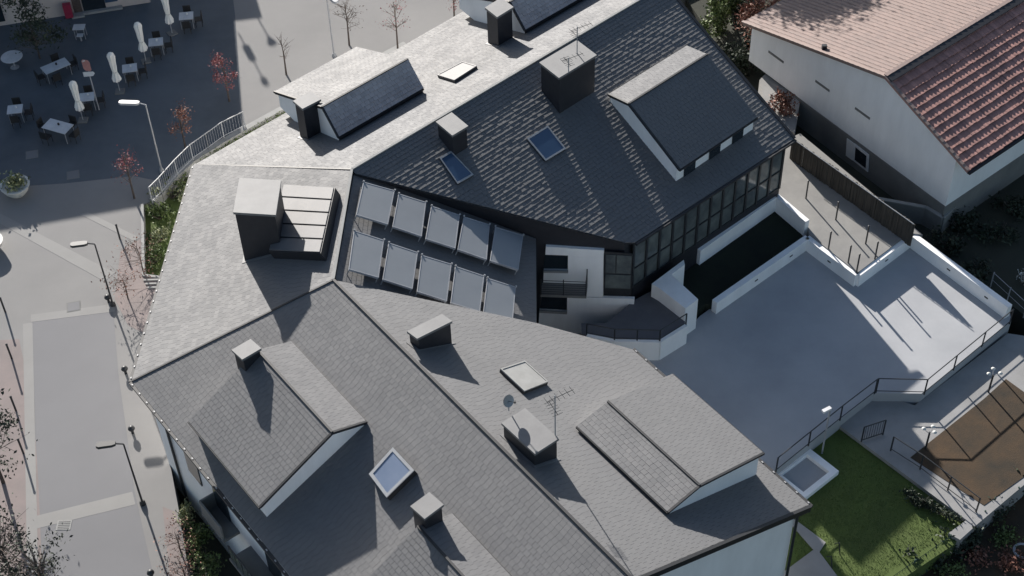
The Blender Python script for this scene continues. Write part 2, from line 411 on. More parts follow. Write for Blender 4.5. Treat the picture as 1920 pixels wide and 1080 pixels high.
# ---- SW wall balconies in the shade under the eave
sw = empty_part('street_balcony', house)
def swp(t, z, o): return V(*(WSi + (CEND - WSi) * 0 - dE * t + nC * o)[:2], z)
mb = MB(); wall(mb, swp(4.9, 0, .7), swp(6.6, 0, .7), 2.2, 3.0, .07); wall(mb, swp(4.9, 0, .02), swp(4.9, 0, .7), 2.2, 3.0, .07)
mb.build('balcony_wall', m_grey, sw)
q = [swp(4.85, 2.05, 0), swp(6.65, 2.05, 0), swp(6.65, 2.05, .75), swp(4.85, 2.05, .75)]; MB().hexa(q, [p + UP * .15 for p in q]).build('balcony_slab', m_grey, sw)
for t in np.linspace(7.6, 11.6, 9): MB().tube(swp(t, 2.1, .95), swp(t, 3.1, .95), .025, n=5).build('balcony_post', m_drail, sw)
MB().tube(swp(7.6, 3.1, .95), swp(11.6, 3.1, .95), .03).build('balcony_rail', m_drail, sw)
for i in range(8):
    q = [swp(7.65 + i * .5, 2.2, .95), swp(8.05 + i * .5, 2.2, .95), swp(8.05 + i * .5, 3.0, .95), swp(7.65 + i * .5, 3.0, .95)]; MB().hexa(q, [p + nC * .02 for p in q]).build('balcony_pane', m_bay, sw)
q = [swp(7.5, 2.0, 0), swp(11.7, 2.0, 0), swp(11.7, 2.0, 1), swp(7.5, 2.0, 1)]; MB().hexa(q, [p + UP * .15 for p in q]).build('balcony_slab', m_grey, sw)
for t in (2.6, 4.9, 9.0, 11.2):
    q = [swp(t, 2.2, .01), swp(t + 1.1, 2.2, .01), swp(t + 1.1, 4.3, .01), swp(t, 4.3, .01)]; MB().hexa(q, [p + nC * .05 for p in q]).build('balcony_window', m_glass, sw)
MB().tube(swp(1.3, ZB, .08), swp(1.3, 5.2, .08), .06).build('downpipe', m_drail, house)
gw = REND + aS * .35
pp = V(*(DEND - nD * .42 + aS * .30)[:2], 0)
MB().tube(pp + V(.05, -.08, ZB), pp + V(.05, -.08, 5.1), .06).build('downpipe', m_drail, house)

# ------------------------------------------------------------ dormers
def dormer(e1, apex, e2, vec, label, zb, face=m_white, sm=m_slate, sj=.12, st=.012, thick=.14, over=.18, dark=False):
    d = empty_part('dormer', house); d['label'] = label
    L = unit(vec)
    a1, ap, a2 = e1, apex, e2
    mb = MB(); ins = L * over
    w1 = e1 + (apex - e1) * .06; w2 = e2 + (apex - e2) * .06
    zlo = zb
    a = [V(w1[0], w1[1], zlo), V(w2[0], w2[1], zlo), w2 - UP * thick, apex - UP * thick, w1 - UP * thick]
    mb.hexa([p + ins for p in a], [p + vec - ins * .2 for p in a]); mb.build('dormer_wall', face, d)
    slates([e1, apex, apex + vec, e1 + vec], 'slate', d, t=st, jit=sj, m=sm)
    slates([e2, apex, apex + vec, e2 + vec], 'slate', d, t=.007, jit=.05)
    if dark:
        a_ = w1 + ins * 1.0; b_ = w1 + vec - ins * .2; o_ = unit(e1 - e2) * V(1, 1, 0) * .03
        MB().hexa([V(a_[0], a_[1], zlo), V(b_[0], b_[1], zlo), b_ - UP * thick, a_ - UP * thick], [p + o_ for p in (V(a_[0], a_[1], zlo), V(b_[0], b_[1], zlo), b_ - UP * thick, a_ - UP * thick)]).build('clad_wall', m_clad, d)  # dark sheet over the near wall under the eave
    mb = MB(); bar(mb, apex + UP * .02, apex + vec + UP * .02, .09, .04); mb.build('ridge_cap', m_lead, d)
    for e in (e1, e2):
        mb = MB(); bar(mb, e - UP * .03, apex - UP * .03, .09, .07); mb.build('verge', m_lead, d)
        mb = MB(); bar(mb, e - UP * .08, e + vec - UP * .08, .09, .07); mb.build('dormer_gutter', m_lead, d)
    return d
def face(pl, b1, b2, *px):
    g = vplane(on(*b1, pl), on(*b2, pl)); return [on(*p, g) for p in px]
ee = unit((R3 - R1) * V(1, 1, 0))
# C dormer (lower left)
l_c, ap_c, r_c = face(pC, (683, 800), (500, 973), (487, 951), (623, 811), (687, 791))
vec_c = dE * np.linalg.norm((P(343, 795, l_c[2]) - l_c)[:2]); vec_c[2] = 0
dormer(l_c, ap_c, r_c, vec_c, 'broad slate dormer with white gable end above the street eave', 5.6, over=.05)
offv = (P(795, 972, 8) - P(454, 673, 8)) * V(1, 1, 0); offv = -dE * np.linalg.norm(offv[:2]); offv[2] = 0
dormer(l_c + offv, ap_c + offv, r_c + offv, vec_c, 'slate dormer cut by the lower picture edge', 5.6, over=.05)
# D dormer (lower right)
l_d, ap_d, r_d = face(pD, (1258, 964), (1405, 898), (1252, 966), (1312, 911), (1432, 850))
l_d[2] = zat(pD, l_d[0], l_d[1]) + .2
vd = unit((R2 - R4) * V(1, 1, 0)) * np.linalg.norm((P(1140, 753, ap_d[2]) - ap_d)[:2])
dormer(l_d, ap_d, r_d, vd, 'low slate dormer with white gable beside the roof terrace', 5.0, over=.05, st=.008, sj=.2)
# E dormer
n_e, ap_e, f_e = face(pE, (1143, 192), (1270, 346), (1274, 318), (1179, 195), (1141, 177))
ve = ee * np.linalg.norm((P(1327, 102, ap_e[2]) - ap_e)[:2])
de = dormer(n_e, ap_e, f_e, ve, 'big slate dormer with a white cheek and three small windows', n_e[2] - 1.9, over=.05)
nn = V(ee[1], -ee[0], 0)
n0 = n_e + (ap_e - n_e) * .06
for t0, t1 in ((.10, .24), (.42, .56), (.72, .86)):
    z1 = n0[2] - .22; q = [n0 + ve * t0, n0 + ve * t1]; q = [V(p[0], p[1], 0) + nn * .01 for p in q]
    k = [q[0] + UP * (z1 - .80), q[1] + UP * (z1 - .80), q[1] + UP * z1, q[0] + UP * z1]
    MB().hexa(k, [p + nn * .04 for p in k]).build('dormer_window', m_glass, de)
# A1 dormers
ne, ap, fe = face(pA1, (541, 224), (637, 266), (634, 257), (604, 201), (514, 172))
L1 = np.linalg.norm((P(604, 201, ap[2]) - P(762, 109, ap[2]))[:2])
dormer(ne, ap, fe, ee * L1, 'long slate dormer behind the square chimney facing the plaza', 6.0, over=.06, sm=m_slate_lift, sj=.5, st=.03, dark=True)
o2 = ee * ((on(982, 62, pA1) - on(634, 262, pA1)) @ ee)
d2 = on(982, 62, pA1) - on(634, 262, pA1); d2 = d2 * V(1, 1, 0)
dormer(ne + d2, ap + d2, fe + d2, ee * L1, 'slate dormer cut by the upper picture edge', 6.0, over=.06, sm=m_slate_lift, sj=.5, st=.03, dark=True)

# ------------------------------------------------------------ chimneys
def chimney(L, N_, R_, z, zb, label, capm=m_metal, inset_=.06, th=.12, shaft=m_clad, pl=None):
    l, n, r = P(*L, z), P(*N_, z), P(*R_, z); f = l + r - n
    ch = empty_part('chimney', house); ch['label'] = label
    c = (l + r) / 2
    q = [l, n, r, f]
    MB().hexa([p - UP * th for p in q], q).build('chimney_cap', capm, ch)
    k = [p + unit(c - p) * inset_ * 1.4 for p in q]
    MB().hexa([V(p[0], p[1], zb) for p in k], [p - UP * th for p in k]).build('chimney_shaft', shaft, ch)
    if pl is not None:
        fl = [p + unit(p - c) * .16 for p in k]; fl = [V(p[0], p[1], zat(pl, p[0], p[1])) for p in fl]
        MB().hexa([p - UP * .05 for p in fl], [p + UP * .035 for p in fl]).build('flashing', m_metal, ch)
    return ch, q
ch_big, _ = chimney((437, 398), (517, 403), (527, 338), 10.1, 6, 'square grey-capped chimney block beside the glazed roof hatch', pl=pA2)
# flue on the big chimney's lower side (its shadow shows on the roof)
chimney((549, 189), (567, 204), (602, 186), 8.95, 6, 'tall dark chimney in front of the plaza dormer', pl=pA1)
chimney((909, 14), (932, 32), (963, 13), 9.45, 7, 'tall dark chimney near the upper picture edge', pl=pA1)
chimney((817, 228), (848, 254), (878, 236), 9.6, 7, 'small square chimney on the main ridge')
c4, q4 = chimney((1011, 117), (1048, 146), (1119, 103), 10.15, 7, 'wide pale-capped chimney with aerials on the main ridge')
chimney((434, 656), (454, 674), (490, 653), 8.85, 6, 'small square chimney above the street dormer', pl=pC)
chimney((769, 949), (796, 973), (832, 946), 9.1, 6, 'small square chimney near the lower picture edge', pl=pC)
chimney((763, 621), (782, 635), (848, 602), 9.5, 6.5, 'low wide roof vent below the solar panels', pl=pD)
c8, q8 = chimney((940, 793), (1003, 851), (1048, 822), 9.6, 7, 'wide pale-capped chimney with dish and mast near the lower ridge', pl=pD)
# cowls on caps
for (x, y, z) in ((470, 365, 9.75), (500, 380, 9.75)):
    c = P(x, y, z)
# glazed hatch beside the big chimney
hat = empty_part('roof_hatch', house)
n2 = pA2[0]; up_h = n2 * .5
hq = [on(531, 368, pA2), on(505, 490, pA2), on(600, 497, pA2), on(629, 374, pA2)]
pH = plane(hq[0] + up_h, hq[1] + up_h, hq[3] + up_h)
hq = [on(531, 345, pH), on(503, 470, pH), on(601, 474, pH), on(628, 351, pH)]
MB().hexa([p - n2 * .8 for p in hq], [p - n2 * .03 for p in hq]).build('hatch_side', m_clad, hat)
for i in range(5):
    a, b = (i / 5 + .012), ((i + 1) / 5 - .012)
    g = lambda s, t: hq[0] + (hq[1] - hq[0]) * t + (hq[3] - hq[0] + (hq[2] - hq[1] - hq[3] + hq[0]) * t) * s
    q = [g(.02, a), g(.02, b), g(.98, b), g(.98, a)]
    MB().hexa([p - n2 * .029 for p in q], [p + n2 * .02 for p in q]).build('hatch_panel', m_hatch, hat)
# skylights
def skylight(px, pl, h, label, gl=m_sky, fr=m_alu, bw=.12):
    n = pl[0]; pl2 = (n, pl[1] + n * h); q = [on(x, y, pl2) for x, y in px]
    s = empty_part('skylight', house); s['label'] = label
    c = sum(q) / 4
    MB().hexa([p - n * (h + .1) for p in q], [p - n * .02 for p in q]).build('skylight_kerb', m_lead, s)
    inn = [p + unit(c - p) * bw * 1.4 for p in q]
    for i in range(4):
        j = (i + 1) % 4; k = [q[i], q[j], inn[j], inn[i]]
        MB().hexa([p - n * .021 for p in k], [p + n * .03 for p in k]).build('skylight_frame', fr, s)
    MB().hexa([p - n * .02 for p in inn], [p + n * .005 for p in inn]).build('skylight_pane', gl, s)
skylight([(988, 260), (1023, 302), (1061, 279), (1027, 236)], pE, .12, 'square blue roof window on the dark slope', bw=.07)
skylight([(824, 296), (858, 345), (888, 328), (845, 283)], pE, .12, 'narrow blue roof window behind the small ridge chimney', bw=.07)
skylight([(692, 889), (725, 933), (777, 882), (737, 839)], pC, .32, 'blue roof window with white frame on the street slope', gl=m_sky2)
skylight([(938, 692), (983, 734), (1028, 716), (984, 677)], pD, .16, 'pale roof window near the mast', gl=m_kerb, fr=m_kerb, bw=.06)
skylight([(820, 141), (852, 151), (894, 124), (868, 116)], pA1, .14, 'flat pale roof window on the plaza slope', gl=m_hatch, fr=m_hatch, bw=.06)
# ------------------------------------------------------------ solar collectors on the shallow roof
def panel(px, label, h=.38):
    nS = pS[0]; pl2 = (nS, pS[1] + nS * h); q = [on(x, y, pl2) for x, y in px]; c = sum(q) / 4
    base = V(c[0], c[1], c[2] - h)
    t = thing('solar_panel', label, 'solar panel', tuple(base), 'solar collectors on the courtyard roof')
    q = [p - base for p in q]; c = c - base
    inn = [p + unit(c - p) * .06 for p in q]
    for i in range(4):
        j = (i + 1) % 4; k = [q[i], q[j], inn[j], inn[i]]
        MB().hexa([p - nS * .09 for p in k], [p + nS * .012 for p in k]).build('frame', m_rail, None).parent = t
    MB().hexa([p - nS * .08 for p in inn], [p for p in inn]).build('glass', m_panel, None).parent = t
    for p in inn: MB().tube(p - nS * .085, p - nS * (h + .05), .025, n=4).build('mount', m_alu, None).parent = t
    for k in (0, 3): MB().tube(q[k], q[k] + nS * .07, .04, n=6).build('pipe_joint', m_alu, None).parent = t
ordn = ['first', 'second', 'third', 'fourth', 'fifth']
UPR = [[(681.6, 341), (740, 357), (727.5, 421), (668, 403)], [(747.6, 363), (799, 379), (790.7, 443.5), (736, 425)], [(809, 386), (862, 403), (854, 466), (798, 448)],
       [(869.6, 406), (918, 421), (912.7, 487), (858, 468)], [(928.5, 425), (981, 441), (972, 506), (919, 489)]]
LOW = [[(664, 432), (720, 450), (710, 521), (654, 505)], [(729, 455), (783.5, 473), (773.5, 542), (717.5, 524)], [(790.7, 478), (846.7, 495), (838, 565), (782, 547)],
       [(854, 499), (908, 517), (900, 585), (845, 568)], [(914, 521), (967, 538), (961, 606), (906, 588)]]
for i in range(5):
    for rw, nm_ in ((UPR, 'upper'), (LOW, 'lower')):
        q = rw[i]; panel([q[0], q[3], q[2], q[1]], 'solar panel in the %s row, %s from the left ridge' % (nm_, ordn[i]))

# ------------------------------------------------------------ aerials
def mast(base, h, label, dish=None, yagi=True, lean=0.):
    t = thing('roof_aerial', label, 'aerial', tuple(base), 'aerials on the chimneys')
    mb = MB(); mb.tube((0, 0, -.05), (0, 0, h), .025, n=5); mb.build('pole', m_rail, None).parent = t
    mb = MB()
    for z, ln, ang in ((h * .93, 1.1, .5), (h * .62, .7, 2.0)):
        d = V(math.cos(ang), math.sin(ang), 0); mb.tube(V(0, 0, z) - d * ln * .3, V(0, 0, z) + d * ln * .7, .014, n=4)
        sd = V(-d[1], d[0], 0)
        for k in range(6):
            p = V(0, 0, z) + d * ln * (-.3 + k * .19); mb.tube(p - sd * .2, p + sd * .2, .010, n=4)
    mb.build('antenna', m_drail, None).parent = t
    return t
def dish(base, label):
    t = thing('satellite_dish', label, 'satellite dish', tuple(base), None)
    mb = MB(); mb.tube((0, 0, 0), (0, 0, .5), .025, n=5); mb.build('stand', m_rail, None).parent = t
    mb = MB(); vs = [(0, 0, 0)]; fs = []
    d = unit(V(.55, -.6, .45)); x = unit(np.cross(d, UP)); y = np.cross(d, x); c = V(0, 0, .55)
    vs = [c - d * .08]; n = 14
    for r, o in ((.13, -.03), (.24, .02)):
        for i in range(n): vs.append(c + d * o + r * (math.cos(6.283 * i / n) * x + math.sin(6.283 * i / n) * y))
    fs = [(0, 1 + i, 1 + (i + 1) % n) for i in range(n)] + [(1 + i, 1 + n + i, 1 + n + (i + 1) % n, 1 + (i + 1) % n) for i in range(n)]
    b2 = [V(*v) - d * .02 for v in vs]; o_ = len(vs)
    mb.add(vs + b2, fs + [tuple(k + o_ for k in f[::-1]) for f in fs]); mb.build('reflector', m_alu, None, smooth=True).parent = t
    mb = MB(); mb.tube(c, c + d * .4, .015, n=4); mb.box(c + d * .4, .08, .08, .08); mb.build('feed_arm', m_drail, None).parent = t
mast(P(1041, 815, 9.6), 2.2, 'tall aerial mast on the lower wide chimney')
mast(P(1082, 100, 10.15), 1.5, 'short aerial at the far corner of the upper wide chimney')
mast(P(1066, 135, 10.15), .8, 'stub aerial on the near edge of the upper wide chimney')
dish(P(954, 770, 9.6), 'small satellite dish on the corner of the lower wide chimney')

# ------------------------------------------------------------ ground and setting
def pxs(l, z): return [P(x, y, z)[:2] for x, y in l]
big = 420
struct('ground', MB().prism([(-big, -big), (big, -big), (big, big), (-big, big)], -3.2, -2.6), m_ground)
inner = [R1[:2] + V(1, 1), R3[:2] + V(-1, -1)]
plate = pxs([(520, 1500), (355, 1080), (334, 950), (317, 860), (311, 835)], 0) + pxs([(430, 700), (430, 526), (302, 521), (269, 517), (267, 384), (286, 376), (362, 301), (545, 195), (760, 82)], 0) + \
    [A1F[:2] + nA1[:2] * .6, A1F[:2] + V(1, -1), V(30, 90), V(60, 200), V(-200, 200), V(-200, -20), V(-18, 10)]
struct('pavement', MB().prism(plate, -2.5, 0), m_pave)
struct('plaza', MB().prism(pxs([(-400, 330), (0, 352), (120, 344), (250, 330), (300, 340), (362, 296), (455, 234), (441, 30), (430, -60), (-400, -60)], 0), .0005, .004), m_plaza_shade)  # shade-toned sheet, laid just inside the café building's shadow
struct('road', MB().prism(pxs([(60, 596), (212, 578), (222, 700), (236, 800), (252, 920), (290, 1090), (320, 1200), (60, 1200), (66, 800)], 0), .0005, .004), m_road)
struct('paving_band', MB().prism(pxs([(-60, 640), (36, 636), (62, 760), (72, 900), (80, 1100), (-120, 1150)], 0), .0005, .005), m_pink)
struct('paving_patch', MB().prism(pxs([(226, 470), (264, 448), (267, 518), (300, 522), (330, 560), (300, 640), (240, 610), (215, 560)], 0), .0005, .005), m_pink)
struct('paving_strip', MB().prism(pxs([(305, 950), (330, 960), (355, 1082), (380, 1180), (340, 1180), (318, 1080)], 0), .0005, .006), m_pink)
struct('garden_bed', MB().prism(pxs([(262, 380), (262, 524), (330, 526), (390, 430), (420, 320), (560, 220), (560, 180), (360, 290)], -.4), -2.4, -.4), m_lawn)
struct('street_garden', MB().prism(pxs([(300, 800), (355, 1080), (420, 1250), (800, 1250), (640, 1080), (430, 850)], -1.6), -2.5, -1.6), m_ground)
for q_ in ([(-20, 408), (0, 400), (215, 512), (196, 528)], [(66, 968), (248, 922), (254, 946), (66, 992)], [(58, 590), (214, 570), (216, 584), (58, 604)], [(150, 402), (165, 398), (262, 446), (250, 452)]):
    struct('paving_band', MB().prism(pxs(q_, 0), .0015, .008), m_band)
mb = MB(); a_, b_ = P(52, 606, 0), P(62, 1100, 0); wall(mb, a_, b_, .0, .009, .45); struct('kerb_line', mb, m_band)
mb = MB()
kp = [P(x, y, 0) for x, y in ((286, 378), (300, 366), (331, 331), (362, 303), (420, 266), (545, 197), (760, 84))]
for a, b in zip(kp, kp[1:]): wall(mb, a, b, -.7, .14, .34)
struct('kerb', mb, m_kerb)
mb = MB()
kk = [P(x, y, 0) for x, y in ((267, 384), (269, 517), (302, 521))]
for a, b in zip(kk, kk[1:]): wall(mb, a, b, -.8, .07, .14)
struct('bed_edging', mb, m_kerb)
for i in range(3):
    a = P(272 + i * 4, 526 + i * 7, 0)
    MB().box(a + V(.35, 0, .008), .85, .10, .05).build('garden_step', m_kerb, None); o = bpy.data.objects[-1] if False else None
for i, o in enumerate([o for o in S.objects if o.name.startswith('garden_step')]):
    tag(o, ['stone step edge nearest the planted bed', 'middle stone step edge below the planted bed', 'stone step edge farthest below the planted bed'][i], 'step', 'step edges at the end of the planted bed')

# ---- right hand side
ZT, ZW, ZL, ZN = .6, 0.05, -.15, -.3
terr = pxs([(1150, 640), (1196, 655), (1240, 655), (1284, 622), (1313, 592), (1515, 449), (1608, 519), (1710, 445), (1893, 580), (1896, 602), (1728, 738), (1638, 737), (1440, 892), (1300, 860)], ZT)
struct('terrace', MB().prism(terr, -2.5, ZT), m_terr)
courtyard = pxs([(1236, 604), (1290, 596), (1322, 570), (1338, 570), (1514, 450), (1450, 340), (1280, 440), (1216, 520)], .95)
struct('patio', MB().prism(pxs([(960, 560), (1000, 500), (1240, 520), (1310, 610), (1240, 690), (1000, 690)], -.6), -2.5, -.6), m_deck)
struct('courtyard', MB().prism(courtyard, -2.5, .95), m_grass_shade)
struct('lane', MB().prism(pxs([(1436, 280), (1456, 372), (1512, 415), (1518, 440), (1608, 511), (1706, 437), (1730, 440), (1500, 250)], 1.4), -2.4, 1.4), m_lane)
struct('neighbour_yard', MB().prism(pxs([(1488, 300), (1702, 462), (1712, 446), (1900, 575), (1960, 620), (2500, 800), (2500, -400), (1300, -400), (1262, -40)], ZN), -2.4, ZN), m_ground)
struct('lawn', MB().prism(pxs([(1380, 860), (1560, 760), (1700, 850), (1830, 960), (1790, 1020), (1640, 1120), (1300, 1180), (1250, 1000)], ZL), -2.5, ZL), m_lawn)
walk = pxs([(1572, 797), (1640, 735), (1715, 760), (1890, 625), (1990, 640), (1990, 850), (1830, 985), (1800, 1012), (1778, 1000), (1812, 975)], ZW)
struct('walkway', MB().prism(walk, -2.5, ZW), m_path)
struct('soil_bed', MB().prism(pxs([(1707, 858), (1845, 748), (1886, 711), (1940, 750), (1940, 880), (1845, 948)], ZW), ZW - .5, ZW + .02), m_soil)
struct('back_garden', MB().prism(pxs([(1640, 1120), (1800, 1014), (1990, 860), (2400, 900), (2400, 1500), (1500, 1500)], -1.0), -2.5, -1.0), m_soil)
struct('garden_path', MB().prism(pxs([(1478, 978), (1490, 975), (1548, 1018), (1536, 1036), (1580, 1095), (1440, 1110), (1440, 1095), (1525, 1032)], ZL), ZL - .2, ZL + .05), m_path)
# parapets
par = thing('parapet_wall', 'white zigzag parapet wall round the roof terrace', 'wall', (0, 0, 0))
pts = [P(x, y, ZT + .75) for x, y in ((1340, 565), (1514, 444), (1608, 514), (1710, 438), (1894, 574))]
nm = 0
for a, b in zip(pts, pts[1:]):
    mb = MB(); wall(mb, a, b, -1., ZT + .75, .30); d = unit(b - a); mb.build('wall_run', m_white, par)
    inn = V(d[1], -d[0], 0)
    if inn @ V(-.3, -.9, 0) < 0: inn = -inn
    for t in (.42, .8) if np.linalg.norm(b - a) > 5 else (.5,):
        c = a + (b - a) * t + inn * .155; MB().box(V(c[0], c[1], ZT + .38), .20, .03, .07, math.atan2(d[1], d[0])).build('wall_light', m_drail, par)
# courtyard walls
cw_ = thing('garden_wall', 'white wall in shade round the dark courtyard below the gallery', 'wall')
a, b, c = P(1310, 468, 1.9), P(1456, 365, 1.9), P(1514, 414, 1.9)
for k in ((a, b), (b, c)): mb = MB(); wall(mb, *k, -.5, 1.9, .25); mb.build('wall_run', m_white, cw_)
st = thing('stair_wall', 'thick white wall with flat top between the small deck and the dark courtyard', 'wall')
zq = 2.55
q = [P(x, y, zq) for x, y in ((1222, 532), (1282, 487), (1284, 496), (1259, 515), (1309, 561), (1285, 578), (1236, 540))]
MB().prism([p[:2] for p in q], -1., zq).build('wall_body', m_white, st)
# small deck
ZD = 1.7
dk = pxs([(1136, 606), (1190, 562), (1236, 538), (1286, 576), (1284, 608), (1238, 638), (1150, 634), (1090, 626), (1090, 606)], ZD)
deck = thing('sun_deck', 'small dark sun deck in front of the white courtyard facade', 'deck')
MB().prism(dk, -.4, ZD).build('deck_floor', m_deck, deck)
dkp = [P(x, y, ZD + .1) for x, y in ((1100, 628), (1152, 638), (1237, 640), (1287, 609))]
for a, b in zip(dkp, dkp[1:]): mb = MB(); wall(mb, a, b, ZT - 1, ZD + .1, .16); mb.build('deck_edge', m_white, deck)
def railing(pp, h, label, pname='guard_rail', m=m_drail, step=1.6, bal=None, mid=True, mtop=None, group=None, rr=.025):
    t = thing(pname, label, 'railing', (0, 0, 0), group)
    tops = [p + UP * h for p in pp]
    mb = MB(); 
    for a, b in zip(tops, tops[1:]): mb.tube(a, b, rr * 1.1, n=6)
    mb.build('top_rail', mtop or m, t)
    if mid:
        mb = MB()
        for a, b in zip(pp, pp[1:]): mb.tube(a + UP * .12, b + UP * .12, rr * .8, n=5)
        mb.build('bottom_rail', m, t)
    for a, b in zip(pp, pp[1:]):
        L = np.linalg.norm(b - a); k = max(1, int(round(L / step)))
        for i in range(k + 1):
            p = a + (b - a) * i / k
            MB().box(p - UP * .05, .06, .045, h + .05, math.atan2((b - a)[1], (b - a)[0])).build('post', m, t)
        if bal:
            mb = MB(); kb = int(L / bal)
            for i in range(1, kb): p = a + (b - a) * i / kb; mb.tube(p + UP * .12, p + UP * h, .009, n=4)
            if kb > 1: mb.build('baluster', m, t)
    return t
railing([P(x, y, ZD + .1) for x, y in ((1100, 627), (1152, 637), (1237, 639), (1286, 608))], .7, 'dark railing round the small sun deck', step=1.2)
railing([P(x, y, ZT) for x, y in ((1893, 606), (1733, 738), (1642, 736))], .95, 'grey railing along the sunlit end of the roof terrace', m=m_rail if False else m_drail, step=2.4)
railing([P(x, y, ZT) for x, y in ((1640, 737), (1575, 787), (1455, 884))], .95, 'dark railing along the shaded side of the roof terrace above the lawn', step=2.0)
railing([P(x, y, ZW) for x, y in ((1670, 845), (1725, 880), (1830, 960))], .95, 'dark railing between the pale walkway and the soil bed', step=1.9)
gt = thing('garden_gate', 'dark metal gate standing open on the walkway above the lawn', 'gate')
g0, g1 = P(1615, 828, ZW), P(1655, 815, ZW)
mb = MB(); 
for z in (.1, 1.0): mb.tube(g0 + UP * z, g1 + UP * z, .03)
for k in (0, 1): 
    p = g0 + (g1 - g0) * k; mb.tube(p, p + UP * 1.0, .035)
mb.build('gate_frame', m_drail, gt)
mb = MB()
for k in np.linspace(.1, .9, 8): p = g0 + (g1 - g0) * k; mb.tube(p + UP * .1, p + UP * 1.0, .012, n=4)
mb.build('gate_bars', m_drail, gt)
# low white roof box beside the terrace
bx = thing('roof_box', 'small flat-roofed box with white rim beside the terrace and the lawn', 'annex')
zb_ = .1
q = [P(x, y, zb_) for x, y in ((1515, 838), (1573, 883), (1505, 937), (1446, 890))]
cc = sum(q) / 4
inn = [p + unit(cc - p) * .42 for p in q]
for i in range(4):
    j = (i + 1) % 4; k = [q[i], q[j], inn[j], inn[i]]; MB().hexa([V(p[0], p[1], ZL - .3) for p in k], k).build('rim', m_white, bx)
MB().hexa([V(p[0], p[1], ZL - .3) for p in inn], [p - UP * .22 for p in inn]).build('box_roof', m_terr, bx)
# posts beside the lane
proto = None
lp = [(1511, 372), (1567, 412), (1623, 457), (1553, 468), (1590, 494), (1606, 510), (1640, 487)]
ll = ['thin post beside the lane at the garden wall corner', 'thin post on the brushwood side of the lane, middle', 'thin post on the brushwood side of the lane, nearest the dark garden',
      'thin post on the terrace side of the lane, farthest up', 'thin post on the terrace side of the lane, middle', 'thin post at the inner notch of the zigzag parapet', 'thin post past the notch of the zigzag parapet']
for (x, y), l in zip(lp, ll):
    p = P(x, y, 1.4 if y < 460 else ZT + .75)
    if proto is None:
        proto = thing('fence_post', l, 'post', tuple(p), 'thin posts along the lane')
        m1 = MB(); m1.tube((0, 0, -.3), (0, 0, 1.15), .04); m1.build('post_shaft', m_drail, None).parent = proto
        m1 = MB(); m1.lathe((0, 0, 1.15), [(.05, 0), (.045, .03), (.0, .05)], 8); m1.build('post_cap', m_drail, None).parent = proto
    else: dup(proto, tuple(p), 0, l)
# brushwood screen
br = thing('brushwood_fence', 'dark brushwood screen along the lane below the neighbouring house', 'fence')
fa_, fb_ = P(1480, 298, 1.35), P(1706, 460, 1.35); d = unit(fb_ - fa_); L = np.linalg.norm(fb_ - fa_); k = 0.; nrm = V(d[1], -d[0], 0)
mb = MB(); i = 0
while k < L:
    wd = random.uniform(.05, .10); p = fa_ + d * (k + wd / 2) + nrm * random.uniform(-.03, .03)
    mb.box(p - UP * .05, wd, .05, 1.45 + random.uniform(-.06, .04), math.atan2(d[1], d[0]) + random.uniform(-.2, .2)); k += wd * .95
o = mb.build('brushwood', m_brush, br); o['kind'] = 'stuff'
mb = MB(); mb.tube(fa_ + UP * 1.43 + nrm * .06, fb_ + UP * 1.43 + nrm * .06, .025); mb.build('top_batten', m_rail, br)

# ------------------------------------------------------------ neighbour with the red tiled roof
nb_ = thing('tiled_house', 'white neighbouring house with red ribbed tile roof at upper right', 'house')
ze = 3.9
NLe = P(1392, 42, ze); NRe = P(1815, 321, ze + .75); npl = vplane(NLe, NRe); NA = on(1660, 144, npl)
g = unit((NRe - NLe) * V(1, 1, 0)); rd = V(-g[1], g[0], 0)
if rd[0] < 0: rd = -rd
rd = P(1890, 5, NA[2]) - NA; rd[2] = 0; rd = unit(rd)
Lr = 26.
inw = rd * .35
wl = NLe + g * .45; wr = NRe - g * 1.0
a = [V(wl[0], wl[1], 1.45), V(wr[0], wr[1], 1.45), V(wr[0], wr[1], NRe[2] + (NA[2] - NRe[2]) * (1.0 / np.linalg.norm((NRe - NA)[:2])) - .16), NA - UP * .16, V(wl[0], wl[1], ze - .1)]
MB().hexa([p + inw for p in a], [p + rd * Lr for p in a]).build('upper_wall', m_white, nb_)
lo = [V(wl[0], wl[1], 0) + g * 3.6, V(wr[0], wr[1], 0), V(wr[0], wr[1], 0) + rd * Lr, V(wl[0], wl[1], 0) + g * 3.6 + rd * Lr]
MB().hexa([p + inw * .9 - UP * 1.5 for p in lo], [p + inw * .9 + UP * 1.448 for p in lo]).build('lower_wall', m_grey, nb_)
# slots in the gable
gn = -rd
for (x, y, x2, y2) in ((1441, 97, 1469, 120), (1529, 152, 1555, 174), (1603, 205, 1631, 224)):
    gpl2 = (npl[0], npl[1] + inw); p, q2 = on(x, y, gpl2), on(x2, y2, gpl2)
    q2[2] = p[2] = (p[2] + q2[2]) / 2
    k = [p, q2, q2 + UP * .14, p + UP * .14]; MB().hexa([v_ + gn * .002 for v_ in k], [v_ + gn * .02 for v_ in k]).build('vent_slot', m_grey, nb_)
gpl3 = (npl[0], npl[1] + inw * .9)
wn = empty_part('window', nb_)
k = [on(x, y, gpl3) for x, y in ((1600, 300), (1628, 322), (1630, 290), (1602, 268))]
MB().hexa([v_ + gn * .002 for v_ in k], [v_ + gn * .05 for v_ in k]).build('window_frame', m_signw, wn)
kc = sum(k) / 4; k2 = [v_ + (kc - v_) * .28 for v_ in k]; MB().hexa([v_ + gn * .051 for v_ in k2], [v_ + gn * .07 for v_ in k2]).build('window_pane', m_glass, wn)
ks = [k[0], k[0] - g * .5, k[3] - g * .5, k[3]]; MB().hexa([v_ + gn * .02 for v_ in ks], [v_ + gn * .07 for v_ in ks]).build('shutter', m_dwhite, wn)
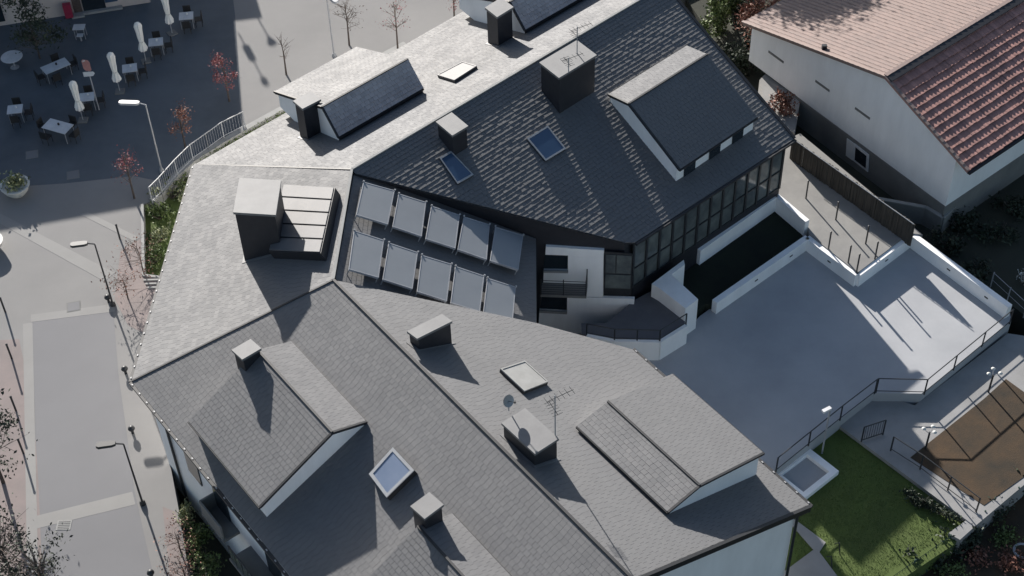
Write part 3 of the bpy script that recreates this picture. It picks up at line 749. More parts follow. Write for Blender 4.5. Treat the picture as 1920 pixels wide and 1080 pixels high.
# roof: NW slope in tiles coloured pale for the sun on them, SE slope in red rolls
def tile_slope(e, r, vec, m, name, roll, seg, amp, parent, per_row):
    """barrel tiles: rows run down the slope; each row is one part made of tapering overlapping tiles"""
    dn = e - r; ln = np.linalg.norm(dn); dn = dn / ln; vv = unit(vec); n = unit(np.cross(vv, dn)); n = n if n[2] > 0 else -n
    W = np.linalg.norm(vec); rows = int(W / roll); ns = int(ln / seg) + 1
    MB().slab([e - n * .03, r - n * .03, r + vec - n * .03, e + vec - n * .03], n, .12).build('roof_deck', m_under if False else m, parent)
    allb = MB()
    for i in range(rows):
        mb = MB() if per_row else allb
        x0 = i * roll
        for j in range(ns):
            s0 = j * seg; s1 = min(ln, s0 + seg * 1.06)
            if s1 <= s0: continue
            dz = random.uniform(-.008, .008)
            prof = [(0, -.02), (.10, amp * .55), (.28, amp), (.46, amp * .55), (.58, 0.005), (.80, -.012), (1.0, -.02)]
            top = [r + vv * (x0 + px_ * roll) + dn * s0 + n * (h_ + dz) for px_, h_ in prof]
            bot = [r + vv * (x0 + px_ * roll) + dn * s1 + n * (h_ + .028 + dz) for px_, h_ in prof]
            skirt = [p - n * .04 for p in bot]
            k_ = len(prof); vs = top + bot + skirt
            fs = [(a_, a_ + 1, k_ + a_ + 1, k_ + a_) for a_ in range(k_ - 1)] + [(k_ + a_, k_ + a_ + 1, 2 * k_ + a_ + 1, 2 * k_ + a_) for a_ in range(k_ - 1)]
            mb.add(vs, fs)
        if per_row: mb.build(name, m, parent)
    if not per_row: allb.build(name, m, parent)['kind'] = 'stuff'
nroof = empty_part('tiled_roof', nb_)
tile_slope(NLe, NA, rd * Lr, m_suntile, 'roof_tile', .30, .36, .016, nroof, False)
def tile_courses(e, r, vec, m, exp_, tw, step, parent):
    dn = e - r; ln = np.linalg.norm(dn); dn = dn / ln; vv = unit(vec); n = unit(np.cross(vv, dn)); n = n if n[2] > 0 else -n
    W = np.linalg.norm(vec); nc = int(round(ln / exp_)); ex = ln / nc
    MB().slab([e - n * .03, r - n * .03, r + vec - n * .03, e + vec - n * .03], n, .12).build('roof_deck', m, parent)
    prof = [(0, 0), (.15, .010), (.35, .014), (.55, .010), (.7, 0), (.85, -.006)]
    for i in range(nc):
        mb = MB(); x = -random.random() * tw * .3
        s0, s1 = i * ex, (i + 1) * ex
        while x < W:
            dz = random.uniform(-.008, .008); du = random.uniform(-.02, .02)
            a_ = [r + vv * (x + p * tw) + dn * s0 + n * (h * .6 + dz) for p, h in prof + [(1.0, 0)]]
            b_ = [r + vv * (x + p * tw) + dn * (s1 + du) + n * (h + step + dz) for p, h in prof + [(1.0, 0)]]
            c_ = [p - n * (step + .03) for p in b_]
            k = len(a_); mb.add(a_ + b_ + c_, [(q, q + 1, k + q + 1, k + q) for q in range(k - 1)] + [(k + q, k + q + 1, 2 * k + q + 1, 2 * k + q) for q in range(k - 1)])
            x += tw
        mb.build('tile_course', m, parent)
tile_courses(NRe, NA, rd * Lr, m_tile, .44, .24, .075, nroof)
nSE = unit(np.cross(rd, NRe - NA)); nSE = nSE if nSE[2] > 0 else -nSE; dSE = unit(NRe - NA)
q = [NA + nSE * .10, NA + dSE * .42 + nSE * .13, NA + dSE * .42 + rd * Lr + nSE * .13, NA + rd * Lr + nSE * .10]
MB().hexa([p - nSE * .03 for p in q], [p + nSE * .02 for p in q]).build('ridge_flashing', m_clad, nroof)  # dark strip along the ridge on the SE slope
for i in range(60):
    p = NA + rd * (i * .42); q_ = p + rd * .44
    bar(MB(), p, q_, .1, .1); mb = MB(); bar(mb, p + UP * .05, q_ + UP * .07, .20, .06); mb.build('ridge_tile', m_suntile, nroof)
for e in (NLe, NRe):
    L = np.linalg.norm(NA - e); k_ = int(L / .36)
    for i in range(k_):
        p = e + (NA - e) * i / k_; q_ = e + (NA - e) * (i + 1.06) / k_; mb = MB(); bar(mb, p + UP * .05, q_ + UP * .03, .17, .05); mb.build('verge_tile', m_suntile, nroof)
mb = MB(); bar(mb, NRe - UP * .12 + V(.03, -.06, 0), NRe + rd * Lr - UP * .12 + V(.03, -.06, 0), .16, .1); mb.build('gutter', m_clad, nroof)
# stubs on the pale slope
MB().box(on(1545, 92, (unit(np.cross(rd, NA - NLe)) if np.cross(rd, NA - NLe)[2] > 0 else -unit(np.cross(rd, NA - NLe)), NA)), .25, .2, .25).build('vent_stub', m_clad, nroof)
# lit yard patch and low walls left of the grey wall
struct('upper_yard', MB().prism(pxs([(1424, 150), (1440, 133), (1492, 168), (1500, 190), (1490, 250), (1440, 215)], 1.3), -.9, 1.3), m_path)
yw = thing('yard_wall', 'low pale wall with coping turning a corner below the tiled house', 'wall')
yp = [P(x, y, .8) for x, y in ((1640, 372), (1736, 389), (1768, 408), (1845, 332), (1940, 268))]
for a_, b_ in zip(yp, yp[1:]):
    mb = MB(); wall(mb, a_, b_, -.9, .8, .16); mb.build('wall_run', m_grey, yw)
mb = MB()
for a_, b_ in zip(yp, yp[1:]): wall(mb, a_ + UP * 0, b_, 0.803, .86, .20)
mb.build('coping', m_kerb, yw)
wf = thing('wire_fence', 'thin wire fence in the dark garden at the right edge', 'fence')
w0, w1 = P(1864, 512, .8), P(1960, 600, .8)
mb = MB(); mb.tube(w0, w1, .02, n=4); mb.tube(w0 - UP * .45, w1 - UP * .45, .012, n=4); mb.build('wire', m_rail, wf)
for t_ in (0, .33, .66, 1): p = w0 + (w1 - w0) * t_; MB().tube(p - UP * .95, p + UP * .05, .03).build('post', m_rail, wf)

# ------------------------------------------------------------ café building that shades the plaza
TS2 = np.array([TO_SUN[0], TO_SUN[1]]) / TO_SUN[2]
HC = 7.8
shp = [P(x, y, 0)[:2] for x, y in ((-420, 434), (0, 385), (240, 355), (463, 323), (440, 40), (492, 34), (470, -40))]
rp_ = [p + TS2 * HC for p in shp]
cafe = thing('cafe_building', 'building with pale pinkish front and dark openings above the shaded plaza', 'building')
far = [V(rp_[-1][0] + 2, rp_[-1][1] + 12), V(rp_[0][0], rp_[0][1] + 16)]
MB().prism(rp_ + far, HC - .35, HC).build('flat_roof', m_clad, cafe)
fa0, fb0 = P(-60, 58, 0), P(330, -3, 0)
front_l = fa0 + (fa0 - fb0) * 1.2; front_r = fb0 + unit(fb0 - fa0) * ((V(rp_[3][0], rp_[3][1], 0) - fb0) @ unit(fb0 - fa0) - .3)
cd = unit(front_r - front_l); cn = V(cd[1], -cd[0], 0)
bk = [front_l[:2], front_r[:2], front_r[:2] - cn[:2] * 10, front_l[:2] - cn[:2] * 10]
MB().prism(bk, -.2, HC - .35).build('cafe_wall', m_cream, cafe)
cpl = vplane(front_l, front_r)
def cfq(px, o0, o1, name, m, z0=None):
    a_, b_ = on(px[0], px[1], cpl), on(px[2], px[3], cpl)
    za = 0.02 if z0 is None else z0
    k = [V(a_[0], a_[1], za), V(b_[0], b_[1], za), V(b_[0], b_[1], px[4]), V(a_[0], a_[1], px[4])]
    MB().hexa([v_ + cn * o0 for v_ in k], [v_ + cn * o1 for v_ in k]).build(name, m, cafe)
cfq((157, 19, 199, 13, 2.5), .002, .06, 'shop_window', m_glass, .15)
cfq((140, 25, 155, 20, 2.4), .002, .06, 'door', m_bark)
cfq((200, 15, 223, 10, 2.3), .002, .08, 'blue_window', m_sky, .5)
cfq((135, 27, 158, 22, .14), .03, .5, 'door_step', m_kerb)
cfq((155, 20, 229, 9, .16), .063, .3, 'window_step', m_kerb)
cfq((-20, 50, 12, 44, 2.4), .002, .05, 'shop_window', m_glass, .3)
mpb = on(130, 25, cpl)
t = tag(MB().box(V(0, 0, 0), .45, .3, .9).build('red_sign_board', m_crim, None), 'crimson board beside the café door', 'sign board'); t.location = Vector(mpb + cn * .35); t.rotation_euler = (0, 0, .2)
# masts on its roof whose shadows fall on the pavement
def shadow_src(x, y): return P(x, y, 0)[:2] + TS2 * 0
for (b0_, tip, kind, lab) in (((447, 62), (497, 146), 'panel', 'roof mast with a flat box on the café building'), ((484, 35), (512, 80), 'tri', 'roof mast with a wedge on the café building'), ((663, 15), (690, 40), 'dish', 'roof mast with a round dish beyond the café')):
    p0 = P(*b0_, 0)[:2]; p1 = P(*tip, 0)[:2]; hh = np.linalg.norm(p1 - p0) / np.linalg.norm(TS2)
    base = p0 + TS2 * HC
    if kind == 'dish':
        continue
    t = thing('roof_mast', lab, 'mast', (base[0], base[1], HC))
    m1 = MB(); m1.tube((0, 0, 0), (0, 0, hh), .04, n=6); m1.build('pole', m_drail, None).parent = t
    m1 = MB()
    if kind == 'panel': m1.box((0, 0, hh * .30), .34, .3, hh * .3); m1.box((0, 0, hh), .28, .28, .25)
    else: m1.tube((0, 0, hh * .72), (.0, 0, hh * 1.02), .05, .30, n=6)
    m1.build('mast_head', m_drail, None).parent = t

# ------------------------------------------------------------ street furniture
def make_parasol(p, label):
    t = thing('parasol', label, 'parasol', tuple(p), 'closed parasols on the plaza')
    m1 = MB(); m1.tube((0, 0, .05), (0, 0, 2.62), .025, n=8); m1.build('pole', m_rail, None).parent = t
    m1 = MB(); prof = [(.03, 2.72), (.13, 2.62), (.17, 2.45), (.14, 2.1), (.13, 1.75), (.105, 1.45), (.10, 1.35), (.15, 1.15), (.20, .92), (.17, .80), (.05, .78)]
    m1.lathe((0, 0, 0), [(r_ * 1.2, z_) for r_, z_ in prof[::-1]], 24, .16, 8); m1.build('canopy', m_fabric, None).parent = t
    m1 = MB(); m1.lathe((0, 0, 1.36), [(.115, 0), (.125, .03), (.115, .07)], 16); m1.build('tie_band', m_alu, None).parent = t
    m1 = MB(); m1.box((0, 0, 0), .5, .5, .06); m1.build('base', m_grey, None).parent = t
    return t
pb = [(156, 226), (225, 172), (274, 115), (323, 63)]
par_l = ['closed white parasol nearest the corner table on the plaza', 'closed white parasol second up the row, right of the sign', 'closed white parasol third up the row', 'closed white parasol farthest up, near the café front']
pp0 = make_parasol(P(*pb[0], 0), par_l[0])
for q, l in zip(pb[1:], par_l[1:]): dup(pp0, tuple(P(*q, 0)), random.random(), l)
def make_table(p, rz, sx, sy, label):
    t = thing('cafe_table', label, 'table', tuple(p), 'white café tables on the plaza', rz)
    m1 = MB(); m1.box((0, 0, .72), sx, sy, .035); m1.build('tabletop', m_table, None).parent = t
    for a_ in (-1, 1):
        for b_ in (-1, 1):
            m1 = MB(); m1.tube((a_ * (sx / 2 - .06), b_ * (sy / 2 - .06), 0), (a_ * (sx / 2 - .06), b_ * (sy / 2 - .06), .72), .02, n=5); m1.build('leg', m_rail, None).parent = t
    return t
tabs = [((28, 205), .13, .82, .75, 'small table at the far left, nearest the planter'), ((108, 237), -.42, 1.5, .85, 'long table beside the nearest closed parasol'),
        ((163, 182), .13, .82, .75, 'small table behind the sign pole'), ((243, 128), .17, .82, .75, 'small table right of the second parasol'),
        ((292, 79), .13, .82, .75, 'small table right of the third parasol'), ((349, 30), .1, .82, .75, 'small table right of the farthest parasol'),
        ((104, 124), .62, 1.5, .8, 'long table near the dark shrub'), ((148, 51), .0, .68, .55, 'small low table by the café front')]
ch_spots = []
tp = {}
for (x, y), rz, sx, sy, l in tabs:
    c = P(x, y, .73); c[2] = 0
    key = (sx, sy)
    if key in tp: t = dup(tp[key], tuple(c), rz, 'white ' + l)
    else: tp[key] = make_table(c, rz, sx, sy, 'white ' + l)
    d = V(math.cos(rz), math.sin(rz), 0); s_ = V(-d[1], d[0], 0)
    if sx < .7: continue
    nm_ = l.split(',')[0].replace('small ', '').replace('long ', '')
    if sx > 1: lst = [(d * .35 + s_ * .68, rz + math.pi, 'behind'), (d * .98, rz - math.pi / 2 + math.pi, 'right of'), (-d * .35 - s_ * .68, rz, 'in front of'), (-d * .98, rz - math.pi / 2, 'left of')]
    else: lst = [(d * .66, rz + math.pi / 2, 'right of'), (s_ * .62, rz + math.pi, 'behind'), (-s_ * .58, rz, 'in front of')]
    for o_, r_, wh in lst: ch_spots.append((c + o_, r_, 'black café chair %s the %s' % (wh, l)))
    # small caddy on the table
    cad = tag(MB().lathe((0, 0, 0), [(.05, 0), (.06, .05), (.05, .12), (.02, .13)], 8).build('ashtray', m_signw if sx < 1 else m_chair, None), 'small holder standing on the ' + l, 'holder', 'holders on the café tables')
    cad.location = Vector((c[0] + .05 * d[0], c[1] + .1, .757))
def make_chair(p, rz, label):
    t = thing('cafe_chair', label, 'chair', tuple(p), 'black café chairs on the plaza', rz)
    m1 = MB(); m1.box((0, 0, .42), .44, .44, .05); m1.build('seat', m_chair, None).parent = t
    m1 = MB(); m1.box((0, -.21, .47), .44, .05, .42); m1.build('backrest', m_chair, None).parent = t
    for a_ in (-.19, .19):
        for b_ in (-.19, .19): m1 = MB(); m1.tube((a_, b_, 0), (a_, b_, .42), .018, n=4); m1.build('leg', m_chair, None).parent = t
    return t
cp = None
for p, r_, l in ch_spots:
    if cp is None: cp = make_chair(p, r_, l)
    else: dup(cp, tuple(p), r_, l)
# round table at far left
t = thing('round_table', 'round white table at the far left under the dark shrub', 'table', tuple(P(28, 126, 0)))
m1 = MB(); m1.lathe((0, 0, .72), [(.6, 0), (.62, .02), (.6, .04)], 20); m1.build('tabletop', m_table, None).parent = t
m1 = MB(); m1.lathe((0, 0, 0), [(.28, 0), (.05, .05), (.045, .72)], 12); m1.build('pedestal', m_rail, None).parent = t
t = thing('low_stool', 'pale low stool below the small table by the café front', 'stool', tuple(P(150, 66, .4) * V(1, 1, 0)))
m1 = MB(); m1.box((0, 0, .38), .36, .3, .04); m1.build('seat', m_table, None).parent = t
m1 = MB(); m1.tube((0, 0, 0), (0, 0, .38), .05); m1.build('leg', m_rail, None).parent = t
# traffic sign pole
sp = P(186, 206, 0)
t = thing('sign_pole', 'slim pole with a pink board and a white arrow plate among the tables', 'sign', tuple(sp))
m1 = MB(); m1.tube((0, 0, 0), (0, 0, 3.05), .035, n=8); m1.build('pole', m_rail, None).parent = t
def plate(pts2, z0, m, name, oy=-.05, yaw=-.35):
    m1 = MB(); dx = V(math.cos(yaw), math.sin(yaw), 0); dn = V(math.sin(yaw), -math.cos(yaw), 0)
    b_ = [dx * a_ + UP * (z0 + h_) + dn * .04 for a_, h_ in pts2]; m1.hexa(b_, [p + dn * .02 for p in b_]); o = m1.build(name, m, None); o.parent = t
plate([(-.24, .12), (-.14, 0), (.14, 0), (.24, .12), (.24, .62), (.14, .74), (-.14, .74), (-.24, .62)], 2.72, m_signp, 'sign_board')
plate([(-.36, -.10), (.26, .10), (.40, .30), (.30, .40), (-.36, .20)], 2.35, m_signw, 'arrow_plate')
plate([(-.2, .0), (.0, .12), (.0, .20), (-.2, .10)], 3.26, m_signw, 'sign_corner', -.1)
# lamps
def make_lamp(p, h, yaw, label, m, big_=False):
    t = thing('street_lamp', label, 'street lamp', tuple(p), 'street lamps', yaw)
    m1 = MB(); m1.tube((0, 0, 0), (0, 0, h), .05, .035, n=8); m1.build('pole', m, None).parent = t
    m1 = MB(); m1.lathe((0, 0, 0), [(.14, 0), (.13, .12), (.08, .25)], 10); m1.build('base', m, None).parent = t
    m1 = MB(); m1.tube((0, 0, h), (-.35, 0, h + .10), .035, n=6); m1.build('arm', m, None).parent = t
    k = 1.25 if big_ else 1.
    m1 = MB(); q = [(-.3, -.10), (-.45, -.16), (-1.0 * k, -.17), (-1.1 * k, -.09), (-1.1 * k, .09), (-1.0 * k, .17), (-.45, .16), (-.3, .10)]
    m1.hexa([V(x, y, h + .06) for x, y in q], [V(x * .98 - .01, y * .8, h + .17) for x, y in q]); m1.build('lamp_head', m, None).parent = t
    m1 = MB(); m1.box((-.7 * k, 0, h + .03), .45, .2, .028); m1.build('lens', m_glass, None).parent = t
    return t
make_lamp(P(304, 322, 0), 4.5, -.1, 'pale street lamp behind the curved railing', m_alu, True)
l1 = make_lamp(P(212, 572, 0), 4.1, .12, 'dark street lamp beside the dappled pink paving', m_drail)
dup(l1, tuple(P(268, 945, 0)), .12, 'dark street lamp at the lower left, beside the road')
make_lamp(P(627, 106, 0), 4.2, 2.2, 'thin lamp post on the pale pavement beyond the house', m_rail)
# bollards
bd = [((14, 585), 'slim dark bollard farthest up the left kerb'), ((26, 672), 'slim dark bollard second along the left kerb'), ((34, 770), 'slim dark bollard beside the leafy tree'), ((48, 850), 'slim dark bollard nearest the bare trees'), ((229, 448), 'slim dark bollard beside the pink paving')]
b0_ = None
for (x, y), l in bd:
    p = P(x - 4, y + 10 - 10, 0)
    if b0_ is None:
        b0_ = thing('bollard', l, 'bollard', tuple(p), 'slim bollards along the street'); m1 = MB(); m1.tube((0, 0, 0), (0, 0, .95), .05, n=8); m1.build('shaft', m_drail, None).parent = b0_
        m1 = MB(); m1.lathe((0, 0, .95), [(.06, 0), (.06, .03), (.0, .07)], 8); m1.build('cap', m_drail, None).parent = b0_
    else: dup(b0_, tuple(p), 0, l)
bb = [((204, 566), 'round-headed stub bollard at the foot of the dark lamp'), ((236, 700), 'round-headed stub bollard at the tip of the roof corner'), ((249, 812), 'round-headed stub bollard on the pale pavement below the roof corner'), ((285, 1082), 'round-headed stub bollard at the lower picture edge')]
b0_ = None
for (x, y), l in bb:
    p = P(x, y, 0)
    if b0_ is None:
        b0_ = thing('stub_bollard', l, 'bollard', tuple(p), 'round headed bollards'); m1 = MB(); m1.tube((0, 0, 0), (0, 0, .2), .07, .06, n=8); m1.build('neck', m_drail, None).parent = b0_
        m1 = MB(); m1.lathe((0, 0, .18), [(.03, 0), (.12, .05), (.16, .13), (.13, .22), (.05, .28)], 12); m1.build('head', m_drail, None, smooth=True).parent = b0_
    else: dup(b0_, tuple(p), 0, l)
# curved railing at the plaza edge
rpx = [(286, 380), (304, 362), (333, 329), (362, 300), (391, 279), (420, 258), (460, 238)]
railing([P(x, y, .14) for x, y in rpx], 1.05, 'curved grey railing along the edge of the shaded plaza', m=m_rail, mtop=m_alu, step=1.5, bal=.16)

# ------------------------------------------------------------ planting
def leaves(n, fn, size, m, name, parent, kind=None):
    pts = np.array([fn() for _ in range(n)]); vs = np.zeros((n * 4, 3)); 
    for i in range(n):
        a_ = unit(RNG.normal(size=3)); b_ = unit(np.cross(a_, RNG.normal(size=3))); s_ = size * RNG.uniform(.6, 1.3)
        c = pts[i]; vs[4 * i:4 * i + 4] = [c - a_ * s_, c + b_ * s_ * .5, c + a_ * s_, c - b_ * s_ * .5]
    me = bpy.data.meshes.new(name); me.from_pydata(vs.tolist(), [], [(4 * i, 4 * i + 1, 4 * i + 2, 4 * i + 3) for i in range(n)]); me.materials.append(m)
    o = bpy.data.objects.new(name, me); COL.objects.link(o); o.parent = parent
    return o
def tree(name, label, cat, p, h, r, n, m, ls, bare=14, trunk=.06, low=.35, group=None, clumps=9):
    t = thing(name, label, cat, tuple(p), group)
    mb = MB(); mb.tube((0, 0, -.1), (r * .05, 0, h * .55), trunk, trunk * .6, 7); mb.tube((r * .05, 0, h * .55), (0, 0, h * .92), trunk * .6, trunk * .2, 6); mb.build('trunk', m_bark, None).parent = t
    mb = MB(); tips = []
    for i in range(bare):
        z = h * random.uniform(low, .85); a_ = random.random() * 6.28; rr = r * random.uniform(.5, 1.) * (1.15 - z / h * .5); e = V(math.cos(a_) * rr, math.sin(a_) * rr, z + h * random.uniform(.06, .2))
        mb.tube((0, 0, z), e, trunk * .3, trunk * .1, 4); tips.append(e)
        for k in range(2):
            f_ = e + RNG.normal(size=3) * V(.3, .3, .2) * r; s0 = e * .6 + V(0, 0, z) * .4; mb.tube(s0, f_, trunk * .16, trunk * .06, 3); tips.append(f_)
    mb.build('branch', m_twig, None).parent = t
    cl = [tips[random.randrange(len(tips))] for _ in range(clumps)]
    def fn():
        c = cl[random.randrange(len(cl))] if random.random() < .75 else tips[random.randrange(len(tips))]
        return c + RNG.normal(size=3) * V(.22, .22, .18) * r
    if n: leaves(n, fn, ls, m, 'crown', t)
    return t
def bush(name, label, cat, p, rx, ry, h, n, m, ls, m2=None, group=None, rz=0.):
    t = thing(name, label, cat, tuple(p), group, rz)
    mb = MB()
    for i in range(9):
        a_ = random.random() * 6.28; mb.tube((0, 0, -.05), (math.cos(a_) * rx * .7, math.sin(a_) * ry * .7, h * random.uniform(.5, .95)), .03, .01, 4)
    mb.build('stem', m_twig, None).parent = t
    cl = [(random.uniform(-.8, .8) * rx, random.uniform(-.8, .8) * ry, random.uniform(.25, .8) * h) for _ in range(max(6, int(rx * ry * 5)))]
    def fn():
        c = V(*cl[random.randrange(len(cl))]); return c + RNG.normal(size=3) * V(min(rx, .5) * .4, min(ry, .5) * .4, h * .18)
    leaves(n, fn, ls, m, 'foliage', t)
    if m2: leaves(n // 3, fn, ls, m2, 'flowers', t)
    return t
sg = 'young trees with red leaves'
tree('red_sapling', 'red-leaved sapling on the shaded plaza left of the pale paving', 'tree', P(430, 190, 0), 3.3, .62, 900, m_red, .05, group=sg)
tree('red_sapling', 'rust-leaved sapling behind the curved railing, right of the pale lamp', 'tree', P(348, 278, 0), 3.0, .6, 700, m_rust, .05, group=sg)
tree('red_sapling', 'sparse red sapling at the lower end of the curved railing', 'tree', P(252, 372, 0), 3.0, .65, 420, m_red, .05, group=sg)
tree('red_sapling', 'bare pinkish sapling on the pale paving beyond the plaza dormer', 'tree', P(746, 94, 0), 3.6, .8, 170, m_red, .05, bare=20, group=sg)
tree('red_sapling', 'pinkish sapling left of the dormer at the upper picture edge', 'tree', P(852, 40, 0), 3.4, .8, 260, m_red, .05, bare=20, group=sg)
tree('bare_sapling', 'bare sapling beside the thin lamp post on the pale paving', 'tree', P(655, 85, 0), 3.2, .9, 90, m_twig, .05, bare=22)
tree('bare_sapling', 'bare spindly sapling left of the plaza dormer', 'tree', P(537, 140, 0), 2.6, .6, 0, m_twig, .05, bare=12)
tree('leafy_tree', 'green leafy tree at the left picture edge beside the slim bollards', 'tree', P(6, 905, 0), 4.6, 1.3, 800, m_dkleaf, .09, bare=20, trunk=.09)
for (x, y, h_, r_, n_, l) in ((40, 1120, 4.4, 1.3, 300, 'dark bare-branched tree in the lower left corner'), (-20, 1070, 4.5, 1.2, 300, 'dark bare tree cut by the left picture edge'), (110, 1160, 4.6, 1.1, 260, 'dark bare tree at the lower edge beside the road')):
    tree('bare_tree', l, 'tree', P(x, y, 0), h_, r_, n_ * 3, m_dkleaf, .075, bare=54, trunk=.08, group='bare dark trees')
tree('dark_shrub_tree', 'dim olive tree beside the café tables at upper left', 'tree', P(75, 110, 0), 3.6, 1.2, 1500, m_dkleaf, .10, bare=26, low=.15)
# pot with plant
pt = thing('planter_pot', 'round white pot with a leafy plant at the left edge of the shade', 'planter', tuple(P(33, 362, 0)))
m1 = MB(); m1.lathe((0, 0, 0), [(.42, 0), (.62, .25), (.76, .55), (.78, .62), (.66, .62), (.62, .5)], 28); m1.build('pot', m_pot, None, smooth=False).parent = pt
leaves(420, lambda: RNG.normal(size=3) * V(.26, .26, .16) + V(0, 0, .82), .10, m_pale, 'foliage', pt)['kind'] = 'stuff'
tag(MB().lathe((0, 0, 0), [(.4, 0), (.6, .3), (.72, .6), (.6, .6)], 20).build('planter_bowl', m_pot, None), 'round pot cut by the left picture edge above the street', 'planter').location = Vector(P(-16, 468, 0))
# planted bed
for i, (x, y, rx, ry, h_, n_, mm) in enumerate(((322, 372, .9, .6, .8, 500, m_pale), (300, 410, .6, .7, .7, 420, m_leaf), (302, 452, .5, .6, .6, 380, m_pale), (292, 492, .45, .6, .5, 420, m_leaf), (340, 345, .7, .4, .6, 260, m_leaf))):
    bush('garden_shrub', ['pale shrub at the upper end of the planted bed by the railing', 'green shrub in the upper middle of the planted bed', 'pale shrub in the lower middle of the planted bed', 'grassy green shrub at the square end of the planted bed', 'thin shrub squeezed between railing and roof corner'][i], 'shrub', P(x, y, -.4), rx, ry, h_, n_, mm, .085, group='shrubs in the planted bed')
hd = thing('low_hedge', 'low dark hedge strip between the kerb and the plaza slope of the roof', 'hedge')
ha, hb = P(375, 303, -.1), P(545, 206, -.1)
leaves(900, lambda: ha + (hb - ha) * random.random() + RNG.normal(size=3) * V(.08, .08, .12), .06, m_leaf, 'foliage', hd)
# street garden strip at lower left
for i, (x, y, rx, ry, h_, n_, mm, l) in enumerate(((352, 975, .35, .5, .9, 420, m_pale, 'pale shrub at the top of the street garden strip'), (372, 1020, .4, .8, .9, 800, m_leaf, 'bright green shrub in the middle of the street garden strip'), (388, 1072, .5, .8, .9, 700, m_leaf, 'green shrub at the lower end of the street garden strip'))):
    bush('street_shrub', l, 'shrub', P(x, y, -.5), rx, ry, h_, n_, mm, .08, group='shrubs in the street garden strip')
tree('red_shrub', 'reddish twiggy shrub overhanging the pavement at lower left', 'shrub', P(340, 1040, -.3), 1.8, .7, 260, m_rust, .05, bare=26, trunk=.04, low=.1)
tree('red_shrub', 'reddish twiggy shrub by the lower picture edge', 'shrub', P(350, 1095, -.3), 1.8, .7, 260, m_rust, .05, bare=26, trunk=.04, low=.1)
# dappled tree at the pink paving
tree('spreading_shrub', 'pinkish spreading shrub throwing dappled shade on the pink paving', 'shrub', P(268, 508, 0), 1.9, 1.0, 200, m_rust, .06, bare=26, trunk=.04, low=.25)
tree('spreading_shrub', 'second pinkish shrub beside the steps and the dark lamp', 'shrub', P(240, 560, 0), 1.6, .9, 160, m_rust, .06, bare=24, trunk=.04, low=.25)
# trees by the neighbour
bush('garden_tree', 'pale green bush between the slate house and the tiled house', 'bush', P(1345, 60, -.3), 1.2, 1.2, 2.6, 2200, m_leaf, .12)
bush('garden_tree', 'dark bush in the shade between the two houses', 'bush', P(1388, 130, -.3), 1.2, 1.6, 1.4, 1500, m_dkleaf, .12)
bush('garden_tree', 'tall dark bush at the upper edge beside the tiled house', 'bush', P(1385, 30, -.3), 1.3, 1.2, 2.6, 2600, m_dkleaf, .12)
bush('rust_bush', 'rust-red bush below the white gable of the tiled house', 'bush', P(1462, 205, 1.3), .75, .6, .9, 700, m_rust, .10)
tree('tall_tree', 'rust and dark leaved tree beside the upper corner of the pale tiled slope', 'tree', P(1420, 120, -.3), 3.4, 1.3, 2200, m_rust, .10, bare=40, trunk=.12, low=.5)
tree('tall_tree', 'dark leafless tree far up behind the pale tiled slope, mostly outside the picture', 'tree', P(1335, -360, 9.0) * V(1, 1, 0), 10.6, 2.4, 9000, m_dkleaf, .17, bare=60, trunk=.16, low=.62, clumps=60)
# dark garden at right
for i, (x, y) in enumerate(((1800, 430), (1870, 450), (1840, 520), (1900, 400), (1780, 470))):
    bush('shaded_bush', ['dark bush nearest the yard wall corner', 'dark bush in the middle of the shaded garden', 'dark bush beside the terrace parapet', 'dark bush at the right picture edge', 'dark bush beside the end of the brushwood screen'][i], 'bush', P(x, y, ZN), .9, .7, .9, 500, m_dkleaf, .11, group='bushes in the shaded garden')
bush('flower_bush', 'small pale flowering bush at the right edge by the wire fence', 'bush', P(1918, 530, ZN), .35, .4, .7, 160, m_pot, .06)
# hedge and back garden in the lower right
for i, (x, y, rx) in enumerate(((1690, 1085, 1.1), (1750, 1050, .9), (1800, 1015, .7), (1855, 960, .8), (1905, 925, .9))):
    bush('boundary_hedge', ['dark hedge piece at the lower edge of the lawn', 'dark hedge piece second from the lower edge', 'dark hedge piece at the corner of the pale paths', 'dark hedge piece along the pale path', 'dark hedge piece at the right picture edge'][i], 'hedge', P(x, y, -1.4), rx, .55, 1.3, 900, m_dkleaf, .10, group='hedge along the garden boundary', rz=.65)
gf = thing('mesh_fence', 'green mesh fence along the hedge in the lower right corner', 'fence')
f0, f1 = P(1640, 1130, -1.2), P(1960, 905, -1.2)
mb = MB()
for z in np.linspace(.1, 1.2, 8): mb.tube(f0 + UP * z, f1 + UP * z, .012, n=3)
for i in range(70): p = f0 + (f1 - f0) * i / 69; mb.tube(p, p + UP * 1.2, .009, n=3)
mb.build('mesh', m_green, gf)
for i in range(6): p = f0 + (f1 - f0) * i / 5; MB().tube(p - UP * .1, p + UP * 1.3, .04).build('post', m_green, gf)
for i, (x, y) in enumerate(((1785, 1078), (1830, 1050), (1878, 1010), (1900, 1060))):
    bush('scrub_bush', ['dry scrub at the lower edge beyond the mesh fence', 'dry scrub in the middle of the back garden', 'dry scrub beside the plank', 'dry scrub in the lower right corner'][i], 'bush', P(x, y, -1.2), .6, .5, .6, 350, m_rust if i % 2 else m_leaf, .08, group='scrub in the back garden')
for i, (a_, b_) in enumerate((((1790, 1066), (1845, 1032)), ((1845, 1045), (1895, 1008)), ((1868, 1075), (1905, 1048)))):
    mb = MB(); bar(mb, V(0, 0, .08), P(*b_, -1.2) - P(*a_, -1.2) + UP * .12, .12, .05)
    o = tag(mb.build('plank', m_wood, None), ['weathered plank lying nearest the mesh fence', 'weathered plank lying in the back garden middle', 'weathered plank in the lower right corner'][i], 'plank', 'planks in the back garden'); o.location = Vector(P(*a_, -1.2))
ty = MB()
